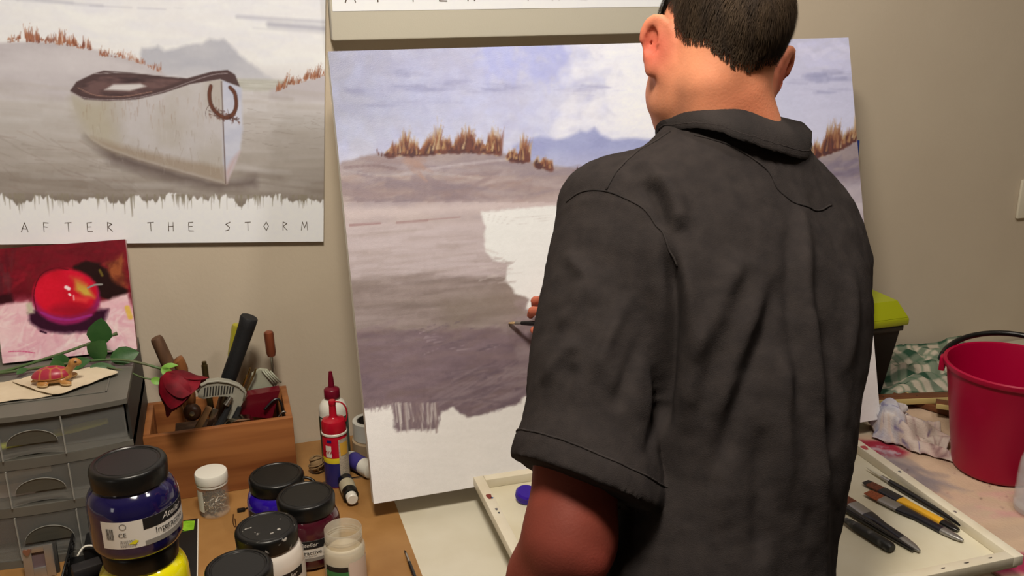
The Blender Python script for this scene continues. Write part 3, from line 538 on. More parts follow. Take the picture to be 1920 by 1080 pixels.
for z0, z1 in ((1.082, 1.1425), (1.005, 1.0645), (.917, .988)):
    xs = np.linspace(dx0+.004, dx1-.006, 25); V, F = [], []
    cxm = (dx0+dx1)/2; hw = .042
    for x in xs:
        y = dy0-bow(x)*.9-.001; zz = z0+(.006*max(0, 1-((x-cxm)/hw)**2))
        V += [(x, y, zz), (x, y, z1), (x, y+.0022, z1), (x, y+.0022, zz)]
    for i in range(24):
        for k in range(4): F.append((i*4+k, (i+1)*4+k, (i+1)*4+(k+1) % 4, i*4+(k+1) % 4))
    F += [(0, 1, 2, 3), (99, 98, 97, 96)]
    d = obj('drawer', join(xf((V, F), tuple(o)), B(dx0+.006, dx1-.008, dy0+.012, dy1-.02, z0+.001, z0+.003), B(dx0+.006, dx0+.008, dy0+.012, dy1-.02, z0+.003, z1-.012), B(dx1-.010, dx1-.008, dy0+.012, dy1-.02, z0+.003, z1-.012)), M_milky, dr, 30)
    for x in (cxm-hw, cxm+hw): obj('rib', B(x-.0009, x+.0009, dy0-bow(x)-.0035, dy0-bow(x)+.001, z0, z1), mat('milky_edge', (170, 170, 164), .3, alpha=.6), d)
    n = 18; zc = z0+(z1-z0)*.38; rx, rz = .034, (z1-z0)*.36
    pts = [(cxm+rx*math.cos(a), zc+rz*math.sin(a)) for a in np.linspace(0, math.pi, n)]
    V = [(x, dy0-bow(x)-.0022, z) for x, z in pts]; obj('finger_grip', xf((V+[(x, y+.0012, z) for x, y, z in V], [tuple(range(n))]+[(i, i+n, i+n+1, i+1) for i in range(n-1)]), tuple(o)), mat('grip_plastic', (78, 76, 68), .45), d, 0)
    obj('grip_lip', xf(tube([(x, dy0-bow(x)-.003, z) for x, z in pts], .0005, 6), tuple(o)), mat('milky_edge'), d, 180)
# things kept in the drawers
def solo(name, vf, m, label, cat, group=None, smooth=40): return tag(obj(name, vf, m, None, smooth), label, cat, group)
solo('highlighter', tube([(-.355, 1.393, 1.095), (-.23, 1.398, 1.1095), (-.205, 1.40, 1.112)], [.006, .006, .0045], 12), mat('lime_plastic', (206, 214, 70), .4), 'lime yellow marker lying in the top drawer of the tower', 'marker')
solo('pencil', tube([(-.42, 1.40, 1.086), (-.33, 1.42, 1.0885)], .0035, 6), mat('teal_lacquer', (60, 120, 120), .4), 'teal pencil at the bottom of the top drawer', 'pencil')
solo('metal_clip', box(-.425, -.385, 1.41, 1.43, 1.0853, 1.125, .002), mat('brass', (196, 168, 110), .35, .8), 'shiny brass clip box at the left of the top drawer', 'clip')
solo('dark_case', box(-.26, -.19, 1.44, 1.50, 1.0853, 1.136, .004), mat('dark_case_plastic', (44, 44, 48), .5), 'dark plastic case standing at the back of the top drawer', 'case')
solo('paper_pad', box(-.41, -.32, 1.40, 1.55, 1.0083, 1.03, .001), mat('pale_pink_paper', (222, 206, 200), .7), 'pale pink paper pad in the middle drawer', 'paper')
solo('paper_bundle', xf(box(-.05, .05, -.07, .07, 0, .014, .001), (-.36, 1.48, 1.0305), (0, 0, .2)), mat('white_paper', (226, 222, 214), .7), 'loose bundle of white paper on the pink pad', 'paper')
solo('small_card_box', box(-.225, -.19, 1.40, 1.45, 1.0083, 1.045, .001), mat('cream_card', (214, 208, 190), .7), 'small cream card box at the right of the middle drawer', 'box')
solo('plum_cloth', box(-.42, -.34, 1.41, 1.54, .9203, .968, .012, 3), mat('plum_fabric', (92, 60, 66), .9, bump=.3, bscale=80), 'folded plum cloth in the bottom drawer', 'cloth')
# --- two sheets of torn paper, a turtle and roses on top of the tower
def sheet(name, poly, z, m, label, curl, seed):
    P = np.array(poly, float); n = 26; c = P.mean(0); V, F = [], []
    Q = np.array(smoothpath([(x, y, 0) for x, y in list(poly)+[poly[0]]], 5))[:-1, :2]; k = len(Q)
    for r in (0., .35, .7, .88, 1.):
        for q in Q:
            p = c+(q-c)*r; V.append((p[0], p[1], z+curl*r**3*(.55+.45*math.sin(7*math.atan2(*(q-c))+seed))))
    for j in range(4):
        for i in range(k): F.append((j*k+i, j*k+(i+1) % k, (j+1)*k+(i+1) % k, (j+1)*k+i))
    nv = len(V); V2 = [(x, y, zz-.0006) for x, y, zz in V]; F2 = [tuple(i+nv for i in f[::-1]) for f in F]; F3 = [(4*k+i, 4*k+(i+1) % k, nv+4*k+(i+1) % k, nv+4*k+i) for i in range(k)]
    return solo(name, (V+V2, F+F2+F3), m, label, 'paper', None, 60)
M_sheet = mat('cream_paper', (214, 200, 176), .7, rgb2=(198, 182, 156), nscale=18, bump=.25, bscale=60)
sheet('torn_paper', [(-.43, 1.50), (-.37, 1.505), (-.319, 1.499), (-.29, 1.46), (-.262, 1.432), (-.285, 1.422), (-.35, 1.422), (-.43, 1.43)], 1.1530, M_sheet, 'cream torn paper sheet at the left of the turtle figurine', .003, 1)
sheet('folded_paper', [(-.345, 1.495), (-.30, 1.515), (-.24, 1.518), (-.191, 1.482), (-.22, 1.455), (-.270, 1.4195), (-.305, 1.448)], 1.1562, M_sheet, 'cream torn paper sheet lying under the turtle figurine', .002, 2)
tt = thing('turtle_figurine', 'small painted turtle figurine with a pink patched shell, head raised', 'figurine', (-.281, 1.466, 1.1578), (0, 0, math.radians(-6)))
def G_new(lo, hi, h): return Grid(lo, hi, h)
g = Grid((-.04, -.025, -.004), (.05, .025, .05), .0011)
g.ell((0, 0, .008), (.027, .016, .007), None, .004); g.cone((.018, 0, .012), (.030, 0, .027), .0065, .0055, .006); g.ell((.0335, 0, .031), (.0085, .0062, .0065), None, .004); g.ell((.0395, 0, .029), (.004, .0045, .0035), None, .003)
for x, y in ((.017, -.015), (.017, .015), (-.017, -.014), (-.017, .014)): g.ell((x+.004, y*1.1, .0035), (.0095, .0045, .0042), rot3(math.radians(20 if y > 0 else -20)), .004)
g.cone((-.024, 0, .007), (-.032, 0, .004), .004, .0015, .003); g.put(lambda X, Y, Z: Z+0*X+0*Y, (-.05, -.03, -.02), (.05, .03, .0), .001, 's')
tv, tq = g.mesh(); n = fbm(tv[:, 0]*300, tv[:, 1]*300+tv[:, 2]*200, 4)[:, None]; tcol = np.array([140, 92, 44.])*(1-n)*1.1+np.array([186, 140, 84.])*n
for s in (-1, 1): tcol[np.linalg.norm(tv-np.array([.036, s*.0055, .0325]), axis=1) < .0019] = (20, 16, 14)
tcol[tv[:, 2] < .004] = (214, 186, 140)
obj('body', (relax(tv, tq, 1), tq), mat('glazed_clay', vcol=True, rough=.35), tt, 180, vcol=lin(tcol))
g = Grid((-.04, -.025, 0), (.04, .025, .04), .0011); g.ell((-.003, 0, .011), (.0285, .0185, .0155), rot3(0, 0, math.radians(-4)), .004); g.put(lambda X, Y, Z: Z+0*X+0*Y-.010, (-.05, -.03, -.02), (.05, .03, .010), .002, 's')
tv, tq = g.mesh(); cs = np.array([(0, 0), (.014, .0), (-.014, 0), (.008, .011), (-.007, .011), (.008, -.011), (-.007, -.011), (.022, -.007), (.022, .007), (-.021, .008), (-.021, -.008)])
dd = np.sort(np.linalg.norm(tv[:, None, :2]-cs[None], axis=2), axis=1); edge = np.clip((dd[:, 1]-dd[:, 0])/.0035, 0, 1)[:, None]; tcol = np.array([176, 122, 60.])*(1-edge)+np.array([160, 46, 66.])*edge; tcol = np.where((tv[:, 2] < .0125)[:, None], np.array([186, 128, 60.]), tcol)
obj('shell', (relax(tv, tq, 1), tq), mat('glazed_clay'), tt, 180, vcol=lin(tcol))
M_stem = mat('rose_stem_green', (72, 104, 58), .5, rgb2=(88, 92, 62), nscale=30); M_leaf = mat('rose_leaf_green', (44, 84, 40), .5, rgb2=(58, 98, 48), nscale=25, bump=.2, bscale=120); M_sepal = mat('light_green_sepal', (112, 160, 62), .5)
M_petal = mat('crimson_petal', (120, 2, 26), .6, rgb2=(84, 2, 18), nscale=40, spec=.3)
def leaf(c, d, up, L, W, bend=.15):
    c, d, up = map(np.array, (c, d, up)); d = d/np.linalg.norm(d); s = np.cross(d, up); s = s/np.linalg.norm(s); nrm = np.cross(s, d); V, F = [], []
    for i in range(9):
        t = i/8; w = W*math.sin(math.pi*min(1, t*.96+.04))**.75*(1-.25*t)*(1+.05*(i % 2))
        for j in (-1, -.5, 0, .5, 1): V.append(c+d*(t-.0)*L+s*j*w+nrm*(bend*L*(-(t-.4)**2)+.22*w*abs(j)))
    for i in range(8):
        for j in range(4): F.append((i*5+j, i*5+j+1, i*5+j+6, i*5+j+5))
    n = len(V); V2 = [v-nrm*.0005 for v in V]; return V+V2, F+[tuple(i+n for i in f[::-1]) for f in F]
rz = thing('artificial_rose', 'artificial rose with a crimson bloom and long green stem lying across the drawer tower', 'flower', (-.2, 1.52, 1.153)); ro = np.array([.2, -1.52, -1.153]); S = lambda vf: xf(vf, tuple(ro))
obj('stem', S(tube(smoothpath([(-.42, 1.545, 1.1575), (-.37, 1.535, 1.1575), (-.2756, 1.53, 1.1625), (-.2106, 1.52, 1.1655), (-.1701, 1.51, 1.161), (-.1265, 1.50, 1.1457)], 5), .0022, 8)), M_stem, rz, 180)
ST = S(tube(smoothpath([(-.21, 1.51, 1.156), (-.1795, 1.50, 1.1427+.006), (-.16, 1.50, 1.136), (-.141, 1.50, 1.129)], 4), .0014, 7)); obj('side_stem', ST, M_stem, rz, 180)
for c, d, L, W in [((-.217, 1.545, 1.166), (-.1, 0, 1), .035, .0), ]: pass
for c, d, up, L, W in [((-.232, 1.531, 1.166), (.25, -.1, .35), (0, -1, .5), .040, .019), ((-.205, 1.527, 1.163), (.9, .05, .12), (0, -1, .6), .044, .017), ((-.287, 1.528, 1.172), (.1, -.05, -.6), (0, -1, .3), .026, .013), ((-.268, 1.522, 1.160), (.9, -.1, .25), (0, -1, .8), .036, .011), ((-.235, 1.512, 1.159), (.95, -.1, -.18), (0, -1, .9), .042, .010), ((-.33, 1.532, 1.162), (-.3, -.4, -.05), (0, -1, .9), .02, .006)]:
    obj('leaf', S(leaf(c, d, up, L, W)), M_leaf, rz, 180)
obj('sepal', S(leaf((-.128, 1.497, 1.149), (.55, -.3, -.45), (0, -1, .3), .024, .008, .3)), M_sepal, rz, 180); obj('sepal', S(leaf((-.128, 1.499, 1.149), (.9, -.1, .12), (0, -.6, 1), .026, .006, .3)), M_sepal, rz, 180)
obj('sepal', S(leaf((-.146, 1.498, 1.131), (.8, -.3, -.25), (0, -1, .6), .02, .007, .3)), M_sepal, rz, 180)
bc = np.array([-.126, 1.494, 1.138]); bd_ = np.array([.52, -.22, -.60]); bd_ /= np.linalg.norm(bd_); b1 = np.cross(bd_, (0, 0, 1)); b1 /= np.linalg.norm(b1); b2 = np.cross(bd_, b1); rs = np.random.RandomState(3)
for k in range(15):
    ring = 0 if k < 3 else (1 if k < 8 else 2); a0 = rs.uniform(0, 6.28) if k == 0 else a0+2.3; R = (.012, .022, .031)[ring]; L = (.054, .056, .054)[ring]; wd = (1.5, 1.0, .85)[ring]; V, F = [], []
    for i in range(7):
        t = i/6
        for j in range(7):
            s = (j/3-1); a = a0+s*wd*(.55+.45*math.sin(math.pi*(t*.75+.2))); rr = R*(math.sin(min(1, t*1.5+.12)*math.pi/2)**.8)*(1+.34*max(0, t-.6)*3*(ring/2))+.002*math.sin(3*a+k)*t
            V.append(bc+bd_*(L*t*(1-.10*s*s)+.003*ring*0)+(b1*math.cos(a)+b2*math.sin(a))*rr)
    for i in range(6):
        for j in range(6): F.append((i*7+j, i*7+j+1, i*7+j+8, i*7+j+7))
    n = len(V); c = bc+bd_*.02; V2 = [v+(c-v)/np.linalg.norm(c-v)*.0007 for v in V]
    obj('petal', S((V+V2, F+[tuple(i+n for i in f[::-1]) for f in F])), M_petal, rz, 180)
cs_ = thing('cut_rose_stem', 'bare cut rose stem with one broad leaf, propped in front of the apple painting', 'flower stem', (-.3, 1.54, 1.16)); ro2 = np.array([.3, -1.54, -1.16]); S2 = lambda vf: xf(vf, tuple(ro2))
obj('stem', S2(tube(smoothpath([(-.43, 1.538, 1.157), (-.3705, 1.538, 1.158), (-.2825, 1.54, 1.1762), (-.2377, 1.545, 1.1869), (-.1924, 1.55, 1.198)], 5), [.0024]*20+[.0034], 8)), M_stem, cs_, 180)
obj('leaf', S2(leaf((-.222, 1.545, 1.184), (.22, -.05, 1), (0, -1, .1), .046, .021, .1)), M_leaf, cs_, 180); obj('leaf', S2(leaf((-.282, 1.538, 1.178), (.1, -.1, -.7), (0, -1, .2), .03, .015, .2)), M_leaf, cs_, 180)
obj('leaf_stalk', S2(tube([(-.245, 1.543, 1.186), (-.225, 1.538, 1.182), (-.20, 1.532, 1.174), (-.195, 1.53, 1.166)], .0009, 6)), M_stem, cs_, 180)
# --- wooden tool box and its tools
M_wood = mat('stained_pine', (158, 102, 58), .45, rgb2=(124, 72, 38), nscale=7, stretch=(.35, 3, 5), detail=3., lo=.42, hi=.66, bump=.05, bscale=60)
bx0, bx1, by0, by1, bz1 = -.172, .0715, 1.505, 1.652, 1.0265
wb = thing('wooden_tool_box', 'open stained wooden box crammed with hand tools against the wall', 'tool box', ((bx0+bx1)/2, (by0+by1)/2, BZ)); o2 = np.array([-(bx0+bx1)/2, -(by0+by1)/2, -BZ]); W_ = lambda *a, **k: xf(box(*a, **k), tuple(o2))
obj('front_panel', W_(bx0, bx1, by0, by0+.011, BZ, bz1, bev=.001), M_wood, wb); obj('back_panel', W_(bx0, bx1, by1-.011, by1, BZ, bz1, bev=.001), M_wood, wb)
for x in (bx0, bx1-.011): obj('side_panel', W_(x, x+.011, by0+.0112, by1-.0112, BZ, bz1, bev=.001), M_wood, wb)
obj('base_panel', W_(bx0+.0112, bx1-.0112, by0+.0112, by1-.0112, BZ+.001, BZ+.007), M_wood, wb)
M_rub = mat('black_rubber', (22, 23, 26), .7, bump=.3, bscale=400)
hm_ = thing('hammer', 'hammer standing head down in the tool box, thick black rubber grip', 'hammer', (-.04, 1.583, .96)); S3 = lambda vf, c: xf(vf, tuple(-np.array(c)))
hc = (-.04, 1.583, .96)
obj('grip', S3(tube([(-.030, 1.583, 1.075), (-.027, 1.583, 1.084), (-.005, 1.583, 1.135), (.012, 1.583, 1.176), (.0165, 1.583, 1.189), (.0175, 1.583, 1.1915)], [.014, .0158, .0158, .0172, .0182, .0165], 20, .85), hc), M_rub, hm_, 50)
obj('shaft', S3(tube([(-.06, 1.583, .985), (-.029, 1.583, 1.078)], .009, 12), hc), M_steel, hm_); obj('head', S3(join(tube([(-.10, 1.583, .965), (-.03, 1.583, .965)], .013, 16), tube([(-.03, 1.583, .965), (-.022, 1.583, .965)], .015, 16)), hc), M_steel, hm_)
def driver(name, label, top, bot, end, r, hm, flut=0):
    t = thing(name, label, 'screwdriver', end); c = np.array(end); T, Bt, E_ = map(np.array, (top, bot, end)); d = (Bt-T); P = [T, T+d*.04, T+d*.12, T+d*.5, T+d*.85, Bt]
    obj('handle', xf(tube(P, [r*.6, r*.92, r, r*.96, r, r*.8], 8 if flut else 16), tuple(-c)), hm, t, 30); obj('shaft', xf(tube([Bt, E_], r*.32, 8), tuple(-c)), M_steel, t); return t
driver('wooden_screwdriver', 'screwdriver with a reddish brown wooden handle standing at the right of the tool box', (.0475, 1.605, 1.1535), (.049, 1.605, 1.1065), (.051, 1.605, .93), .0088, mat('varnished_handle', (126, 66, 42), .35, rgb2=(90, 44, 28), nscale=12, stretch=(8, 8, 1)))
driver('yellow_screwdriver', 'screwdriver with a clear yellow green handle, just behind the hammer grip', (-.004, 1.612, 1.172), (-.019, 1.612, 1.105), (-.05, 1.612, .93), .0088, mat('yellow_acetate', (168, 160, 48), .2, coat=.5), 1)
M_oldw = mat('old_wood', (108, 78, 56), .6, rgb2=(80, 56, 40), nscale=9, stretch=(6, 6, 1))
ch = thing('wood_chisel', 'worn brown wooden chisel handle sticking up at the left of the tool box', 'chisel', (-.11, 1.60, 1.0)); obj('handle', xf(tube([(-.139, 1.60, 1.166), (-.1375, 1.60, 1.162), (-.125, 1.60, 1.115), (-.118, 1.60, 1.088)], [.009, .0105, .0115, .009], 14), (.11, -1.60, -1.0)), M_oldw, ch); obj('blade', xf(tube([(-.118, 1.60, 1.09), (-.10, 1.60, .93)], .006, 8, .3), (.11, -1.60, -1.0)), M_steel, ch)
pl = thing('hand_plane', 'old wooden hand plane with curved handle and round knob in the tool box', 'hand plane', (-.1, 1.57, 1.0)); po = (.1, -1.57, -1.0)
obj('tote', xf(tube(smoothpath([(-.108, 1.565, 1.136), (-.104, 1.565, 1.128), (-.098, 1.563, 1.10), (-.092, 1.558, 1.07), (-.098, 1.555, 1.035)], 4), [.008]+[.0125]*6+[.010]*10, 14, .8), po), mat('amber_wood', (132, 84, 48), .4, rgb2=(104, 62, 34), nscale=9, stretch=(6, 6, 1)), pl, 60)
kn = obj('knob', xf(xf(lathe([(0, -.012), (.010, -.012), (.0145, -.006), (.015, 0), (.011, .007), (.0045, .0085), (0, .0085)], 24), (0, 0, 0), (math.radians(80), 0, 0)), (.008, -.034, .047)), mat('dark_walnut', (78, 50, 34), .4), pl, 50); obj('screw', xf(xf(lathe([(0, .0075), (.0042, .0075), (.0042, .0095), (0, .0102)], 14), (0, 0, 0), (math.radians(80), 0, 0)), (.008, -.034, .047)), M_steel, kn)
obj('sole', xf(box(-.125, -.06, 1.55, 1.59, .99, 1.008, .002), po), M_oldw, pl)
solo('brass_rod', join(tube([(-.066, 1.60, 1.106), (-.066, 1.60, 1.086), (-.06, 1.60, .92)], .0055, 10), tube([(-.066, 1.60, 1.106), (-.066, 1.60, 1.112)], .0042, 10)), mat('dull_brass', (92, 78, 48), .4, .7), 'thin dull brass tool with a dark tip between plane and hammer', 'tool')
sc_ = thing('surform_scraper', 'pale grey plastic scraper with a slotted curved head in the tool box', 'scraper', (-.04, 1.548, 1.0)); so = (.04, -1.548, -1.0)
def xz(poly, y0, y1): V, F = prism(poly, 0, 1); return [(x, y0+(y1-y0)*t, z) for x, z, t in V], F
head = [(-.080, 1.083), (-.074, 1.092), (-.062, 1.097), (-.045, 1.097), (-.028, 1.092), (-.012, 1.083), (-.002, 1.070), (-.006, 1.055), (-.018, 1.036), (-.028, 1.020), (-.038, 1.026), (-.028, 1.046), (-.024, 1.062), (-.036, 1.067), (-.055, 1.069), (-.072, 1.067), (-.080, 1.072)]
M_pg = mat('pale_grey_plastic', (150, 148, 136), .45)
obj('head', xf(xz(head, 1.54, 1.556), so), M_pg, sc_, 30)
for k in range(11):
    x = -.071+k*.0046; zt = 1.0905-.00010*(k-3)**2*1.2
    obj('slot', xf(xz([(x, 1.0715), (x+.0022, 1.0715), (x+.0052, zt-.002), (x+.0030, zt-.002)], 1.5393, 1.5405), so), mat('slot_dark', (38, 36, 34), .7), sc_, 0)
obj('rim', xf(tube([(x, 1.5395, z) for x, z in head[:8]], .0022, 8), so), M_pg, sc_, 180)
wsq = thing('ribbed_squeegee', 'pale greenish plastic filler tool with a ribbed end behind the red case', 'filler tool', (.04, 1.585, 1.0)); wo = (-.04, -1.585, -1.0)
obj('blade', xf(xz([(.0, 1.05), (.012, 1.085), (.026, 1.092), (.040, 1.088), (.054, 1.062), (.045, 1.048)], 1.582, 1.590), wo), mat('pale_green_plastic', (158, 160, 142), .4), wsq, 30)
for k in range(4): obj('rib', xf(tube([(.030+k*.0045, 1.580, 1.0905-k*.001), (.047+k*.0045, 1.578, 1.0635)], .0016, 6), wo), mat('pale_green_plastic'), wsq, 180)
solo('red_plastic_case', xz([(.001, 1.058), (.056, 1.060), (.038, 1.008), (-.022, 1.024), (-.018, 1.032)], 1.552, 1.575), mat('dark_red_plastic', (96, 12, 28), .3, coat=.3), 'flat dark red plastic case leaning in the tool box', 'case', None, 30)
sg = thing('staple_gun', 'chrome staple gun lying at the front of the tool box', 'staple gun', (-.03, 1.528, 1.0)); sgo = (.03, -1.528, -1.0)
obj('body', xf(xz([(-.066, 1.003), (-.048, 1.011), (-.036, 1.024), (-.018, 1.031), (.0, 1.029), (.006, 1.022), (.004, 1.012), (-.02, 1.008), (-.05, .992)], 1.519, 1.537), sgo), mat('chrome', (184, 176, 160), .2, 1.), sg, 30)
obj('lever', xf(tube(smoothpath([(.004, 1.5175, 1.025), (.008, 1.5175, 1.018), (-.004, 1.5175, 1.0125), (-.02, 1.5175, 1.011)], 4), .0012, 7), sgo), M_steel, sg, 180)
obj('sticker', xf(xz([(-.042, 1.0135), (-.03, 1.0195), (-.027, 1.014), (-.039, 1.008)], 1.5185, 1.5195), sgo), mat('faded_pink', (176, 84, 92), .5), sg, 0)
for x, z in ((-.016, 1.024), (-.022, 1.015), (.0, 1.016)): obj('rivet', xf(tube([(x, 1.5182, z), (x, 1.5195, z)], .0014, 8), sgo), M_dgrey, sg)
solo('wire_key', tube(smoothpath([(.030, 1.525, .996), (.054, 1.53, 1.026), (.061, 1.53, 1.026), (.063, 1.53, 1.018), (.058, 1.528, 1.012), (.042, 1.525, .992)], 6), .0019, 8), M_steel, 'bent chrome wire loop at the right front of the tool box', 'wire', None, 180)
solo('hex_key', tube(smoothpath([(.026, 1.545, 1.03), (.046, 1.548, 1.046), (.056, 1.55, 1.036), (.058, 1.55, .99)], 5), .0022, 6), mat('dark_steel', (76, 76, 78), .35, .9), 'dark bent hex key beside the red case', 'hex key', None, 180)
for k, (x0, z0, x1, z1, mm, nm) in enumerate([(.004, 1.098, -.014, 1.052, mat('gold_brass', (198, 160, 84), .25, 1.), 'thin shiny brass stick tool pointing up beside the squeegee'), (.014, 1.096, -.006, 1.05, mat('aged_brass', (150, 128, 84), .35, .9), 'duller brass spoon shaped tool beside the squeegee')]):
    solo('modelling_tool', join(tube([(x1, 1.572, z1), (x0, 1.572, z0-.01)], .0022, 8), tube([(x0, 1.572, z0-.012), (x0+.003, 1.572, z0-.004), (x0+.006, 1.572, z0+.003)], [.002, .0048, .002], 10, .4)), mm, nm, 'tool', None, 60)
pc = thing('pliers', 'black handled pliers half buried at the front of the tool box', 'pliers', (-.06, 1.54, .98)); pco = (.06, -1.54, -.98)
for a, b in (((-.030, 1.535, 1.052), (-.066, 1.528, 1.0)), ((-.014, 1.537, 1.045), (-.05, 1.53, .985))): obj('handle', xf(tube([a, ((a[0]+b[0])/2+.003, a[1], (a[2]+b[2])/2), b], [.004, .0062, .0055], 10), pco), M_rub, pc, 60)
obj('pivot', xf(tube([(-.036, 1.532, 1.054), (-.026, 1.536, 1.066)], [.0055, .004], 10), pco), M_steel, pc)
solo('wood_strip', xf(box(-.005, .005, -.004, .004, -.035, .035, .0008), (-.082, 1.532, 1.025), (0, math.radians(32), 0)), mat('raw_wood', (156, 122, 84), .6, rgb2=(130, 96, 62), nscale=14, stretch=(6, 6, 1)), 'short tan strip of wood leaning inside the tool box front', 'wood strip')
solo('steel_scriber', xf(box(-.0045, .0045, -.002, .002, -.03, .03, .0006), (-.066, 1.537, 1.02), (0, math.radians(24), 0)), M_steel, 'flat steel blade leaning beside the wood strip in the tool box', 'blade')
solo('small_socket_case', box(-.125, -.108, 1.524, 1.545, .99, 1.012, .001), mat('grey_label', (150, 146, 138), .5), 'little grey case at the left front of the tool box', 'case')
solo('dark_tool_bag', xf(box(-.06, .06, -.05, .05, -.0175, .0175, .015, 3), (-.05, 1.587, .9285)), mat('dark_canvas_bag', (30, 29, 28), .9, bump=.4, bscale=120), 'dark cloth bag at the bottom of the tool box', 'bag')
# --- paint jars
def knurl(prof, seg=96, amp=.0006):
    V, F = lathe(prof, seg); out = []
    for i, (x, y, z) in enumerate(V):
        r = math.hypot(x, y); k = 1+(amp/r if (i % 2 and r > .038*1 and .088 < z/1. < .102) else 0) if r > 1e-6 else 1
        out.append((x*k, y*k, z))
    return out, F
def arc_patch(r, a0, a1, z0, z1, lift=.0003, n=14):
    V = [((r+lift)*math.cos(a0+(a1-a0)*i/n), (r+lift)*math.sin(a0+(a1-a0)*i/n), z) for z in (z0, z1) for i in range(n+1)]
    return V, [(i, i+1, n+2+i, n+1+i) for i in range(n)]
BODY = [(0, 0), (.043, 0), (.047, .002), (.0508, .008), (.0515, .014), (.0515, .054), (.0512, .060), (.0500, .066), (.0478, .0715), (.0448, .0758), (.0412, .0788), (.0396, .0805), (.0395, .082)]
LID = [(.0385, .0822), (.0426, .0825), (.0428, .086), (.0428, .100), (.0418, .1035), (.0395, .1050), (.0365, .1050), (.0355, .1040), (0, .1040)]
def jar(name, label, loc, m, s=1., face=-1.4, kind=None, lidm=None, hs=1., rb=1.):
    t = thing(name, label, 'paint jar', loc, (0, 0, 0)); k = lambda vf: ([(x*s, y*s, z*s*hs) for x, y, z in vf[0]], vf[1]); kb = lambda vf: k(([(x*rb, y*rb, z) if z < .07 else (x*(1+(rb-1)*max(0, (.0795-z)/.0095)), y*(1+(rb-1)*max(0, (.0795-z)/.0095)), z) for x, y, z in vf[0]], vf[1]))
    b = obj('body', kb(lathe(BODY, 64)), m, t, 70); obj('lid', k(knurl(LID)), lidm or M_black, t, 40); obj('lid_ring', k(lathe([(.0330, .1041), (.0338, .1047), (.0346, .1041)], 64)), lidm or M_black, t, 180)
    r = .0515*rb
    def P(nm, vf, mm): return obj(nm, k(vf), mm, lab, 0)
    if kind == 'navy':
        a = face-.80; lab = obj('label', k(arc_patch(r, a, a+2.3, .020, .0545)), M_paperw, t, 180)
        P('black_band', arc_patch(r, a+.92, a+2.3, .0405, .0545, .0005), M_type); P('grey_band', arc_patch(r, a+.92, a+2.3, .020, .0262, .0005), mat('label_grey', (140, 136, 130), .5))
        V, F = [], []; rs = np.random.RandomState(2); x = -.0045
        while x < .0045:
            w = rs.choice([.00025, .0004, .0007]); V0 = len(V); V += [(x, -.007, 0), (x+w, -.007, 0), (x+w, .007, 0), (x, .007, 0)]; F.append((V0, V0+1, V0+2, V0+3)); x += w+rs.choice([.0003, .0005])
        bc_ = P('barcode', wrap((V, F), r, a+.20, .039, .0006), M_type); bc_['kind'] = 'stuff'
        for s_, sz, aa, zz, sh, mm in [('CE', .0075, .47, .0355, 0, M_type), ('ARTISTS\' ACRYLIC', .0038, 1.62, .0285, 0, M_type), ('Interactive', .0105, 1.60, .0315, 0, M_type), ('Atelier', .0115, 1.66, .0445, .35, M_paperw), ('1 Litre e', .003, .72, .0235, 0, M_type), ('Made in Australia', .0022, .55, .0305, 0, M_type), ('cobalt turquoise', .0028, 1.75, .0222, 0, M_type)]:
            if 'Made' in s_ or 'cobalt' in s_ or 'Litre' in s_: continue
            q = P('lettering', wrap(text(s_, sz, sh), r, a+aa, zz, .0007), mm); q['kind'] = 'stuff'
        V, F = [], []
        for l in range(6):
            x = -.008
            while x < .008:
                w = rs.uniform(.0006, .002); V0 = len(V); z = .003-l*.0016; V += [(x, z, 0), (x+w, z, 0), (x+w, z+.0006, 0), (x, z+.0006, 0)]; F.append((V0, V0+1, V0+2, V0+3)); x += w+.0006
        q = P('small_print', wrap((V, F), r, a+.56, .0275, .0006), mat('grey_print', (120, 118, 116), .5)); q['kind'] = 'stuff'
        ci = [(.0032*math.cos(x), .0032*math.sin(x)) for x in np.linspace(0, 6.283, 20)]; co = [(x*1.22, y*1.22) for x, y in ci]; V = [(x, y, 0) for x, y in ci+co]; P('seal_mark', wrap((V, [(i, i+1, i+21, i+20) for i in range(19)]), r, a+.50, .0485, .0006), mat('grey_print'))
        P('paint_smear', wrap(([(-.004, 0, 0), (.003, -.001, 0), (.007, .003, 0), (.003, .0045, 0), (-.001, .002, 0)], [(0, 1, 2, 3, 4)]), r, a+.66, .0262, .0008), mat('yellow_paint', (224, 216, 40), .4))
    elif kind == 'std':
        lab = obj('label', k(arc_patch(r, face-.5, face+1.25, .020, .054)), M_paperw, t, 180)
        P('black_band', arc_patch(r, face-.5, face+.62, .0405, .054, .0005), M_type); P('grey_band', arc_patch(r, face-.5, face+1.25, .020, .0255, .0005), mat('label_grey'))
        for s_, sz, aa, zz, sh, mm in [('Atelier', .0095, .08, .0445, .35, M_paperw), ('Interactive', .0095, .05, .0315, 0, M_type), ("ARTISTS' ACRYLIC", .0032, .05, .0275, 0, M_type)]:
            q = P('lettering', wrap(text(s_, sz, sh), r, face+aa, zz, .0007), mm); q['kind'] = 'stuff'
    return t
gl = dict(rough=.09, coat=.8)
cols = {'navy': mat('navy_paint', (22, 18, 66), **gl), 'yellow': mat('lemon_yellow_paint', (236, 226, 14), **gl), 'violet': mat('ultramarine_violet_paint', (42, 16, 150), **gl), 'maroon': mat('maroon_paint', (66, 16, 30), **gl), 'white': mat('white_paint_jar', (216, 208, 198), **gl), 'plum': mat('plum_black_paint', (30, 16, 26), **gl)}
jar('yellow_paint_jar', 'lemon yellow paint jar under the navy jar, bottom of the stack', (-.1587, 1.1931, BZ), cols['yellow'], 1.132)
